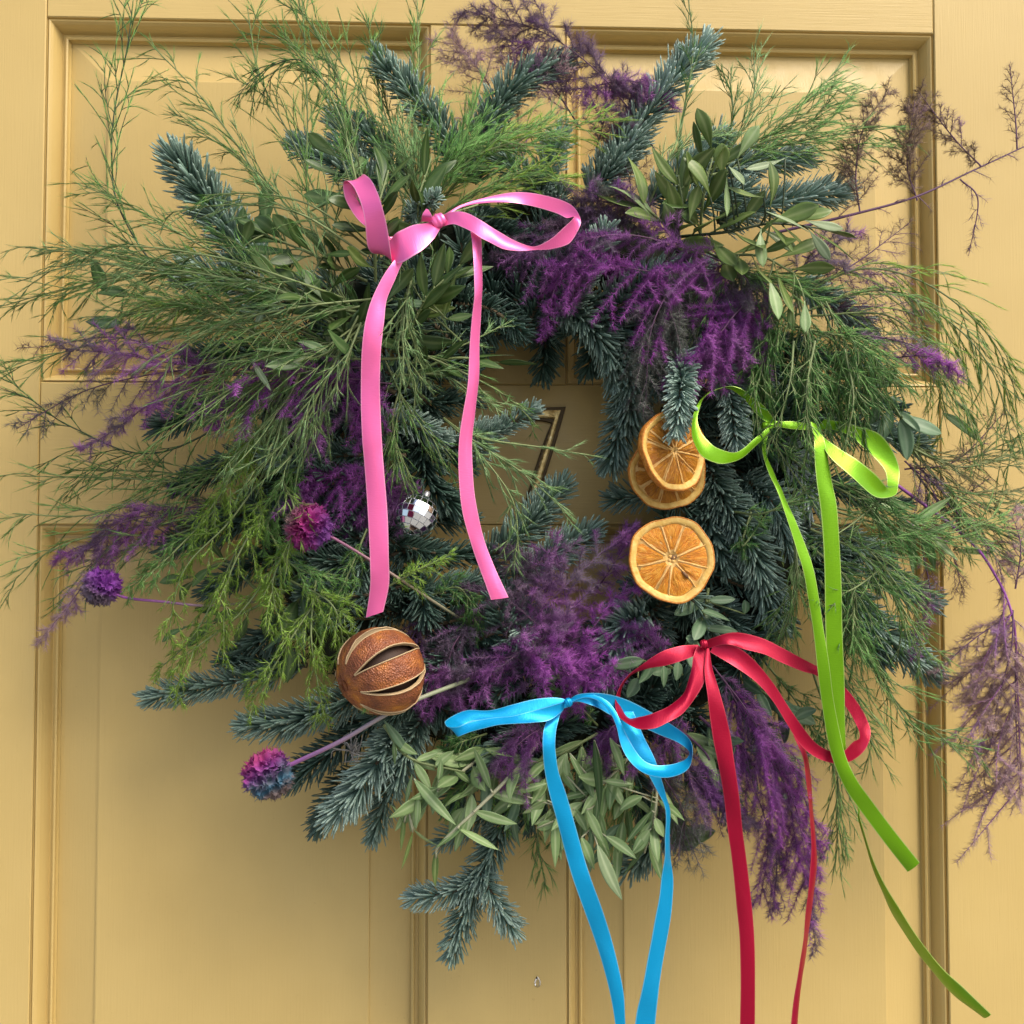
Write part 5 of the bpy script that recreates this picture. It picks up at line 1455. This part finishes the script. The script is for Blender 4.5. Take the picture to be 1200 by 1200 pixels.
strip('tail', [(722, 834, 742, 834, .116, .116), (729, 850, 750, 850, .12, .118), (737, 866, 755, 862, .122, .12), (748, 888, 767, 888, .124, .122), (762, 912, 775, 914, .124, .121), (772, 932, 780, 934, .124, .119), (779, 950, 784.5, 950, .124, .117),
               (781, 975, 785.5, 975, .123, .115), (782, 1000, 787.5, 1000, .122, .114), (776, 1030, 790, 1030, .121, .114), (771.5, 1060, 788, 1060, .12, .115), (765, 1095, 783, 1095, .119, .115), (757.5, 1130, 776, 1130, .118, .115),
               (750.5, 1165, 771, 1165, .117, .115), (744.5, 1200, 768, 1200, .116, .114), (736, 1290, 762, 1290, .113, .112)], 'blue', bl, seed=18)


# ------------------------------------------------------------------ dried orange slices
def citrus(name, col_lo, col_hi, rough=.35, sss=.0, bs=500, bst=.5, trans=.2):
    m, nt, b = newmat(name)
    tc = nt.nodes.new('ShaderNodeTexCoord')
    n = noise(nt, bs, 4, tc.outputs['Object'])
    c = ramp(nt, n, [(.3, col_lo), (.7, col_hi)])
    nt.links.new(c, b.inputs['Base Color'])
    b.inputs['Roughness'].default_value = rough
    bump(nt, b, n, bst, .0012)
    if trans:
        translucent(nt, b, c, trans)
    return m


def flesh(name, stops):
    m, nt, b = newmat(name)
    cb = nt.nodes.new('ShaderNodeCombineXYZ')
    for k_, (nm, sc_) in enumerate((('rnd', 9.0), ('along', 1.6))):
        mu = nt.nodes.new('ShaderNodeMath')
        mu.operation = 'MULTIPLY'
        mu.inputs[1].default_value = sc_
        nt.links.new(attr(nt, nm), mu.inputs[0])
        nt.links.new(mu.outputs[0], cb.inputs[k_])
    fib = noise(nt, 2.2, 5, cb.outputs[0], 1.1, .65)
    blot = noise(nt, 180, 3)
    c = ramp(nt, fib, stops)
    c = mixc(nt, ramp(nt, blot, [(.45, (0, 0, 0)), (.7, (.55, .55, .55))]), c, stops[0][1])
    nt.links.new(c, b.inputs['Base Color'])
    b.inputs['Roughness'].default_value = .32
    bump(nt, b, fib, .8, .0014)
    translucent(nt, b, c, .2)
    return m


M['flesh'] = flesh('dried_orange_flesh', [(.30, (.55, .15, .008)), (.48, (.80, .30, .018)), (.62, (.90, .46, .06)), (.75, (.92, .62, .18))])
M['flesh_brown'] = flesh('dried_orange_flesh_brown', [(.30, (.34, .10, .004)), (.5, (.56, .22, .010)), (.66, (.70, .34, .03)), (.8, (.80, .50, .11))])
M['pith'] = citrus('dried_orange_pith', (.78, .46, .09), (.92, .66, .22), .6, bs=350, bst=.4)
M['rind'] = citrus('dried_orange_rind', (.52, .14, .010), (.74, .34, .06), .45, bs=700, bst=.5)
M['membrane'] = citrus('dried_orange_membrane', (.72, .40, .10), (.85, .58, .22), .5, bs=500, bst=.3)
M['seed'] = citrus('orange_pip', (.10, .04, .01), (.2, .09, .02), .5, trans=0)


def slice_(cx, cy, h, rpx, tilt, spin, seed, label, fmat='flesh', nseg=9, hole=False, pip=None, thick=.0036):
    rg = rng(60 + seed)
    c = P(cx, cy, h)
    R = rpx * PXM(h)
    root = tag(empty('orange_slice', c), label, 'orange slice', 'dried orange slices on the wreath')
    # local frame: n towards the viewer, tilted
    n = norm(np.array([tilt[0], -1.0, tilt[1]]))
    ex = norm(np.cross(np.array([0, 0, 1.0]), -n))
    ey = np.cross(-n, ex) * -1
    ey = np.cross(n, ex)
    ca, sa = math.cos(spin), math.sin(spin)
    ex, ey = ex * ca + ey * sa, ey * ca - ex * sa

    def loc(r, th, d):
        # slight wobble of the dried rim
        wob = 1 + .03 * np.sin(3 * th + seed) + .02 * np.sin(5 * th + 2 * seed) + .008 * np.sin(11 * th + seed)
        cup = .08 * R * np.sin(2 * th + seed) * (r / R) ** 2
        return c + (ex * np.cos(th)[..., None] + ey * np.sin(th)[..., None]) * (r * wob)[..., None] + n * (d + cup)[..., None]

    NT = 72
    th = np.linspace(0, 2 * math.pi, NT, endpoint=False)

    def lathe(name, prof, mat, closed=True):
        prof = np.array(prof)
        V = np.stack([loc(np.full(NT, r), th, np.full(NT, d)) for r, d in prof])
        ii = np.arange(len(prof) * NT).reshape(len(prof), NT)
        nx = np.roll(ii, -1, 0) if closed else None
        a_ = ii if closed else ii[:-1]
        b__ = np.roll(ii, -1, 0) if closed else ii[1:]
        q = np.stack([a_, np.roll(a_, -1, 1), np.roll(b__, -1, 1), b__], -1).reshape(-1, 4)
        return MB().add(V.reshape(-1, 3), quads=q).build(name, M[mat], root)

    t = thick
    lathe('rind', [(R * .97, -t * .5), (R * .988, -t * .52), (R, -t * .3), (R * 1.0, t * .3), (R * .99, t * .44), (R * .97, t * .42)], 'rind')
    lathe('pith', [(R * .83, -t * .45), (R * .955, -t * .48), (R * .972, -t * .3), (R * .972, t * .36), (R * .958, t * .42), (R * .945, t * .38), (R * .90, t * .30), (R * .83, t * .14)], 'pith')
    # thin web behind the segments
    rin = R * .035 if not hole else R * .09
    lathe('membrane', [(rin, -t * .30), (R * .86, -t * .30), (R * .86, t * .02), (R * .4, t * .04), (rin, t * .1)], 'membrane')
    # radial membranes stand between the puffed segments
    cuts = np.sort((np.arange(nseg) + rg.uniform(-.3, .3, nseg)) * 2 * math.pi / nseg)
    off = rg.normal(0, .02, 2)
    for k in range(nseg):
        a0 = cuts[k]
        a1 = cuts[(k + 1) % nseg] + (2 * math.pi if k == nseg - 1 else 0)
        gap = .028
        nr, na = 9, 9
        V = []
        ro = R * rg.uniform(.80, .88)
        ri = R * rg.uniform(.10, .16) + (R * .06 if hole else 0)
        for i in range(nr):
            fr = i / (nr - 1)
            r = ri + (ro - ri) * fr
            aw = gap * R / max(r, R * .18)
            for j in range(na):
                fj = j / (na - 1)
                an = a0 + aw + (a1 - a0 - 2 * aw) * fj
                edge = min(1, 4 * min(fj, 1 - fj)) * min(1, 4 * min(fr + .04, 1 - fr))
                # rounded outer corners
                rr_ = r - (R * .05) * fr ** 4 * (abs(fj - .5) * 2) ** 4
                z = t * (.02 + .22 * edge ** .6 + .10 * rg.normal() * edge)
                V.append(loc(np.array([rr_]), np.array([an]), np.array([z]))[0])
        ii = np.arange(nr * na).reshape(nr, na)
        q = np.stack([ii[:-1, :-1], ii[1:, :-1], ii[1:, 1:], ii[:-1, 1:]], -1).reshape(-1, 4)
        aa_ = np.tile(np.linspace(a0, a1, na), nr)
        MB().add(np.array(V), quads=q, a=aa_, b=np.repeat(np.linspace(0, 1, nr), na)).build('segment', M[fmat], root)
        # fibres
        am = a0 - .0
        rr_ = np.linspace(ri * .8, R * .88, 10)
        line = loc(rr_, np.full(10, am) + np.cumsum(rg.normal(0, .012, 10)), np.full(10, t * .14))
        mbv = MB()
        tubes(mbv, line[None], np.linspace(.00055, .00028, 10), 5)
        mbv.build('septum', M['membrane'], root)
    if pip:
        p0 = loc(np.array([pip[0] * R]), np.array([pip[1]]), np.array([t * .35]))[0]
        d = norm(c - p0)
        mbv = MB()
        tubes(mbv, np.stack([p0 - d * .0028, p0 - d * .001, p0 + d * .0015, p0 + d * .003])[None], np.array([.0003, .0011, .0009, .0002]), 7)
        mbv.build('pip', M['seed'], root)
    if hole:
        mbv = MB()
        for q_ in range(4):
            a_ = q_ * 1.6 + .3
            p0 = loc(np.array([R * .06]), np.array([a_]), np.array([0.0]))[0]
            tubes(mbv, np.stack([p0 - n * .002, p0, p0 + n * .001])[None], np.array([.0012, .0016, .0004]), 7)
        mbv.build('core', M['membrane'], root)
        mbv = MB()
        p0 = loc(np.array([R * .05]), np.array([3.6]), np.array([t * .18]))[0]
        V = [p0 + ex * math.cos(a_) * .0021 + ey * math.sin(a_) * .0014 for a_ in np.linspace(0, 2 * math.pi, 9)[:-1]] + [p0 + n * .0004]
        mbv.add(np.array(V), tris=[(k, (k + 1) % 8, 8) for k in range(8)])
        mbv.build('pip_hole', M['seed'], root)
    return root


slice_(782, 552, .098, 47, (.12, -.10), .5, 2, 'pale dried orange slice half hidden behind another slice', 'flesh_brown', 9)
slice_(790, 529, .112, 48, (.55, .08), 1.1, 1, 'amber dried orange slice with brown flesh overlapping the slice behind, under a fir tip', 'flesh_brown', 10, thick=.0050)
slice_(787, 655, .118, 51, (.02, .06), .2, 3, 'brightest dried orange slice, lowest of the three, facing straight out', 'flesh', 9, hole=True, pip=(.48, 2.05))


# ------------------------------------------------------------------ whole dried orange with slit peel
def dried_orange():
    m, nt, b = newmat('bronzed_orange_peel')
    tc = nt.nodes.new('ShaderNodeTexCoord')
    n1 = noise(nt, 90, 4, tc.outputs['Object'])
    c = ramp(nt, n1, [(.3, (.15, .045, .022)), (.5, (.27, .085, .030)), (.62, (.36, .12, .03)), (.75, (.56, .21, .02))])
    nt.links.new(c, b.inputs['Base Color'])
    sp = nt.nodes.new('ShaderNodeTexVoronoi')
    sp.inputs['Scale'].default_value = 900
    nt.links.new(tc.outputs['Object'], sp.inputs['Vector'])
    b.inputs['Roughness'].default_value = .42
    b.inputs['Metallic'].default_value = .12
    b.inputs['Specular IOR Level'].default_value = .5
    wr = noise(nt, 230, 4, tc.outputs['Object'], 1.5)
    mu = nt.nodes.new('ShaderNodeMath')
    mu.operation = 'MULTIPLY_ADD'
    mu.inputs[1].default_value = 1.6
    nt.links.new(wr, mu.inputs[0])
    nt.links.new(sp.outputs['Distance'], mu.inputs[2])
    bump(nt, b, mu.outputs[0], .7, .0010)
    peel = m
    m, nt, b = newmat('cream_cut_pith')
    b.inputs['Base Color'].default_value = (.46, .33, .18, 1)
    b.inputs['Roughness'].default_value = .7
    pith = m
    m, nt, b = newmat('dark_dried_pulp')
    b.inputs['Base Color'].default_value = (.035, .014, .006, 1)
    b.inputs['Roughness'].default_value = .7
    pulp = m
    h = .115
    c0 = P(447, 786, h)
    R = 53 * PXM(h)
    root = tag(empty('dried_orange', c0 - np.array([0, 0, R])), 'whole dried bronze orange with slits cut in its peel, beside the pink ribbon tail', 'dried orange')
    A = norm(np.array([-.80, -.50, -.30]))              # stem pole
    E1 = norm(np.cross(A, np.array([.1, -.3, 1.0])))
    E2 = np.cross(A, E1)

    def sp_(lat, lon, r):
        # lat 0 at stem pole .. pi ; slightly flattened fruit
        r = r * (1 + .035 * math.sin(2 * lon + .7) * math.sin(lat) + .025 * math.sin(3 * lat + lon))
        return c0 + A * (math.cos(lat) * r * .93) + (E1 * math.cos(lon) + E2 * math.sin(lon)) * (math.sin(lat) * r)

    ns = 8
    rg = rng(21)
    phase = 0.05
    for k in range(ns):
        l0 = phase + 2 * math.pi * k / ns
        l1 = phase + 2 * math.pi * (k + 1) / ns
        nl_, nm = 22, 13
        V, W_in = [], []
        for i in range(nl_):
            lat = .10 + (math.pi - .2) * i / (nl_ - 1)
            op = max(0, math.sin((lat - .42) / (math.pi - .84) * math.pi)) if .42 < lat < math.pi - .42 else 0
            gap = (.13 if k % 3 else .07) * op ** .9
            for j in range(nm):
                fj = j / (nm - 1)
                lon = l0 + gap + (l1 - l0 - 2 * gap) * fj
                s = abs(fj - .5) * 2
                # peel puffs in the middle and lips turn out at the slit
                r = R * (1.0 + .020 * (1 - s * s) * op + .02 * op * max(0, s - .8) / .2 + .006 * rg.normal())
                V.append(sp_(lat, lon, r))
        V = np.array(V)
        ii = np.arange(nl_ * nm).reshape(nl_, nm)
        q = np.stack([ii[:-1, :-1], ii[1:, :-1], ii[1:, 1:], ii[:-1, 1:]], -1).reshape(-1, 4)
        po = MB().add(V, quads=q).build('peel_segment', peel, root)
        # cut lips in cream pith, both edges
        for e in (0, nm - 1):
            ed = V[ii[3:-3, e]]
            inn = c0 + (ed - c0) * .93
            mb = MB()
            L2 = np.stack([ed + (ed - c0) * .012, inn], 1).reshape(-1, 3)
            nn = len(ed)
            qq = [(2 * i, 2 * i + 1, 2 * i + 3, 2 * i + 2) for i in range(nn - 1)]
            mb.add(L2, quads=qq)
            tubes(mb, ed[None] + (ed[None] - c0) * .008, np.full(nn, .00038), 6)
            mb.build('cut_lip', pith, po)
    # dark inside
    mb = MB()
    V = [sp_(max(.001, math.pi * i / 15), 2 * math.pi * j / 24, R * .84) for i in range(16) for j in range(24)]
    ii = np.arange(16 * 24).reshape(16, 24)
    q = np.stack([ii[:-1], np.roll(ii, -1, 1)[:-1], np.roll(ii, -1, 1)[1:], ii[1:]], -1).reshape(-1, 4)
    mb.add(np.array(V), quads=q)
    mb.build('pulp', pulp, root)
    # stem scar at both poles
    for sg in (1, -1):
        mb = MB()
        lats = [.0, .05, .09, .13]
        V = [c0 + sg * A * R * (.93 - [.05, .02, .03, .0][i] * .6) + (E1 * math.cos(2 * math.pi * j / 12) + E2 * math.sin(2 * math.pi * j / 12)) * R * lats[i]
             for i in range(4) for j in range(12)]
        ii = np.arange(48).reshape(4, 12)
        q = np.stack([ii[:-1], np.roll(ii, -1, 1)[:-1], np.roll(ii, -1, 1)[1:], ii[1:]], -1).reshape(-1, 4)
        mb.add(np.array(V), quads=q)
        mb.build('stem_scar', peel, root)


dried_orange()


# ------------------------------------------------------------------ mirror ball
def mirror_ball():
    h = .105
    c0 = P(489, 603, h)
    R = 25 * PXM(h)
    root = tag(empty('mirror_ball', c0 - np.array([0, 0, R])), 'small silver mirror ball bauble between the two pink ribbon tails', 'bauble')
    m, nt, b = newmat('mirror_glass')
    b.inputs['Base Color'].default_value = (.86, .88, .9, 1)
    b.inputs['Metallic'].default_value = 1
    b.inputs['Roughness'].default_value = .06
    m2, nt2, b2 = newmat('grout_silver')
    b2.inputs['Base Color'].default_value = (.45, .46, .48, 1)
    b2.inputs['Roughness'].default_value = .4
    b2.inputs['Metallic'].default_value = .6
    A = norm(np.array([.35, .35, .8]))
    E1 = norm(np.cross(A, np.array([0, 1.0, .2])))
    E2 = np.cross(A, E1)
    pt = lambda la, lo, r: c0 + r * (A * math.cos(la) + (E1 * math.cos(lo) + E2 * math.sin(lo)) * math.sin(la))
    V = [pt(max(.001, math.pi * i / 19), 2 * math.pi * j / 32, R * .965) for i in range(20) for j in range(32)]
    ii = np.arange(640).reshape(20, 32)
    q = np.stack([ii[:-1], np.roll(ii, -1, 1)[:-1], np.roll(ii, -1, 1)[1:], ii[1:]], -1).reshape(-1, 4)
    MB().add(np.array(V), quads=q).build('ball_core', m2, root)
    rows = 10
    for i in range(rows):
        a0, a1 = math.pi * (i + .06) / rows, math.pi * (i + .94) / rows
        am = (a0 + a1) / 2
        n = max(4, int(round(2 * math.pi * math.sin(am) / (math.pi / rows))))
        for j in range(n):
            b0, b1 = 2 * math.pi * (j + .05) / n, 2 * math.pi * (j + .95) / n
            v4 = [pt(a0, b0, R), pt(a1, b0, R), pt(a1, b1, R), pt(a0, b1, R)]
            v8 = v4 + [c0 + (p - c0) * .95 for p in v4]
            qd = [(0, 1, 2, 3), (0, 4, 5, 1), (1, 5, 6, 2), (2, 6, 7, 3), (3, 7, 4, 0)]
            MB().add(v8, quads=qd).build('mirror_tile', m, root, smooth=False)
    mb = MB()
    tp = pt(0, 0, R)
    tubes(mb, np.stack([tp - A * .001, tp + A * .002, tp + A * .0035])[None], np.array([.002, .002, .0015]), 10)
    mb.build('cap', m2, root)


mirror_ball()


# ------------------------------------------------------------------ dyed dried scabious heads
def flower(cx, cy, h, rpx, stem_pts, cols, label, seed, stem_mats):
    rg = rng(2000 + seed)
    c0 = P(cx, cy, h)
    px = PXM(h)
    R = rpx * px * .88
    root = tag(empty('dried_flower', P(*stem_pts[-1])), label, 'dried flower', 'dyed dried flowers on the wreath')
    # stem
    poly, ln = even(crom([c0] + [P(*p) for p in stem_pts], 40), 40)
    ms, nt, b = newmat('flower_stem')
    c = ramp(nt, attr(nt, 'along'), [(0, stem_mats[0]), (.45, stem_mats[1]), (.8, stem_mats[2])])
    nt.links.new(c, b.inputs['Base Color'])
    b.inputs['Roughness'].default_value = .5
    mb = MB()
    tubes(mb, poly, np.full(40, .0013 if seed == 1 else .00085), 7)
    mb.build('stem', ms, root)
    # petal material: uneven dye over the head
    m, nt, b = newmat('dyed_petal')
    g = nt.nodes.new('ShaderNodeNewGeometry')
    sub = nt.nodes.new('ShaderNodeVectorMath')
    sub.operation = 'SUBTRACT'
    sub.inputs[1].default_value = tuple(c0)
    nt.links.new(g.outputs['Position'], sub.inputs[0])
    dot = nt.nodes.new('ShaderNodeVectorMath')
    dot.operation = 'DOT_PRODUCT'
    dot.inputs[1].default_value = tuple(np.array(cols['dir']) / (2 * R))
    nt.links.new(sub.outputs[0], dot.inputs[0])
    ad = nt.nodes.new('ShaderNodeMath')
    ad.operation = 'MULTIPLY_ADD'
    ad.inputs[1].default_value = .5
    nt.links.new(noise(nt, 160, 3), ad.inputs[0])
    ad2 = nt.nodes.new('ShaderNodeMath')
    ad2.operation = 'ADD'
    ad2.inputs[1].default_value = .25
    nt.links.new(dot.outputs['Value'], ad2.inputs[0])
    nt.links.new(ad2.outputs[0], ad.inputs[2])
    c = ramp(nt, ad.outputs[0], [(p_, tuple(x_ * .72 for x_ in q_)) for p_, q_ in cols['stops']])
    c = mixc(nt, attr(nt, 'rnd'), c, mixc(nt, .10, c, (.6, .5, .6)))
    nt.links.new(c, b.inputs['Base Color'])
    b.inputs['Roughness'].default_value = .7
    translucent(nt, b, c, .3)
    mb = MB()
    # core
    V = [c0 + R * .55 * np.array([math.sin(la) * math.cos(lo), math.sin(la) * math.sin(lo), math.cos(la)]) for la in np.linspace(.01, math.pi - .01, 9) for lo in np.arange(12) * math.pi / 6]
    ii = np.arange(108).reshape(9, 12)
    q = np.stack([ii[:-1], np.roll(ii, -1, 1)[:-1], np.roll(ii, -1, 1)[1:], ii[1:]], -1).reshape(-1, 4)
    MB().add(np.array(V), quads=q).build('flower_core', m, root)
    # florets: little ruffled cups with fringed rims
    nF = 46
    ga = math.pi * (3 - math.sqrt(5))
    for k in range(nF):
        z = 1 - 2 * (k + .5) / nF
        r_ = math.sqrt(1 - z * z)
        d = norm(np.array([r_ * math.cos(ga * k), r_ * math.sin(ga * k), z]) + rg.normal(0, .08, 3))
        if d[1] > .55:
            continue
        e1 = norm(np.cross(d, np.array([.3, .2, 1.0])))
        e2 = np.cross(d, e1)
        b0 = c0 + d * R * rg.uniform(.34, .5)
        n = 22
        fr = R * rg.uniform(.22, .42)
        mbf = MB()
        V, a = [], []
        ph = rg.uniform(0, 6)
        for i, (rad, out) in enumerate([(.15, 0), (.5, .30), (.85, .47), (1.05, .56)]):
            for j in range(n):
                an = 2 * math.pi * j / n
                ruf = .16 * math.sin(5 * an + ph) * (i / 3) + .07 * rg.normal() * (i / 3)
                rd_ = rad * (1 + (.22 if (j % 2 and i == 3) else 0) + .12 * math.sin(5 * an + ph + 1) * (i / 3))
                V.append(b0 + (e1 * math.cos(an) + e2 * math.sin(an)) * fr * rd_ + d * (R * out * .95 + fr * ruf * 1.6))
                a.append(i / 3 * rg.uniform(.3, 1))
        ii = np.arange(4 * n).reshape(4, n)
        q = np.stack([ii[:-1], np.roll(ii, -1, 1)[:-1], np.roll(ii, -1, 1)[1:], ii[1:]], -1).reshape(-1, 4)
        mbf.add(np.array(V), quads=q, a=np.array(a))
        rim = np.array(V[3 * n:])
        rim2 = np.repeat(rim, 2, 0)
        spikes(mbf, rim2, norm(rim2 - c0) + rg.normal(0, .35, rim2.shape), R * .13 * rg.uniform(.5, 1.2, len(rim2)), .00022, rg.random(len(rim2)))
        mbf.build('floret', m, root)


flower(315, 908, .10, 30, [(345, 894, .10), (400, 868, .115), (470, 828, .12), (550, 796, .09)],
       dict(dir=(.55, 0, -.9), stops=[(.0, (.50, .02, .22)), (.30, (.42, .05, .40)), (.45, (.30, .14, .42)), (.58, (.20, .26, .34)), (.75, (.05, .24, .38)), (.9, (.22, .16, .15))]),
       'dried pompom flower in pink, violet and teal at the lower left of the wreath', 1, ((.36, .10, .40), (.26, .20, .25), (.24, .27, .17)))
flower(119, 688, .065, 23, [(146, 700, .066), (190, 705, .07), (245, 710, .065), (300, 705, .05)],
       dict(dir=(.6, 0, .75), stops=[(.0, (.16, .12, .16)), (.35, (.24, .16, .25)), (.55, (.28, .05, .42)), (.8, (.34, .04, .50))]),
       'small violet dried flower with greyish edge at the far left, in front of the door', 2, ((.26, .05, .32), (.25, .10, .25), (.28, .25, .16)))
flower(361, 618, .116, 28, [(388, 629, .114), (440, 660, .108), (510, 706, .098), (560, 738, .06)],
       dict(dir=(.85, 0, -.35), stops=[(.0, (.28, .22, .18)), (.2, (.40, .08, .20)), (.38, (.48, .012, .24)), (.65, (.42, .015, .30)), (.9, (.24, .03, .36))]),
       'magenta dried flower left of the longest pink ribbon tail', 3, ((.30, .06, .22), (.27, .20, .15), (.26, .28, .16)))

# ------------------------------------------------------------------ water drops on the door
m, nt, b = newmat('water')
b.inputs['Base Color'].default_value = (1, 1, 1, 1)
b.inputs['Roughness'].default_value = .02
b.inputs['IOR'].default_value = 1.33
b.inputs['Transmission Weight'].default_value = 1
M['water'] = m


def drop(x, y, w, l, label):
    c = P(x, y, .0)
    px = PXM(0)
    y0 = 0.0008 if X[1] < c[0] < X[2] else .0073
    V = []
    n1_, n2_ = 8, 14
    for i in range(n1_):
        el = math.pi / 2 * i / (n1_ - 1)
        for j in range(n2_):
            an = 2 * math.pi * j / n2_
            zz_ = math.sin(an)
            sx = w * (1 - .35 * max(0, zz_))
            V.append((c[0] + math.cos(an) * math.cos(el) * sx * px, y0 - .0003 - math.sin(el) * w * .5 * px, c[2] + zz_ * math.cos(el) * l * px))
    ii = np.arange(n1_ * n2_).reshape(n1_, n2_)
    q = np.stack([ii[:-1], np.roll(ii, -1, 1)[:-1], np.roll(ii, -1, 1)[1:], ii[1:]], -1).reshape(-1, 4)
    o = MB().add(np.array(V), quads=q, tris=[(0, j + 1, j) for j in range(1, n2_ - 1)]).build('water_drop', M['water'])
    tag(o, label, 'water drop')


drop(630, 1151, 3.6, 6.5, 'single clear water drop on the door below the fir tips')
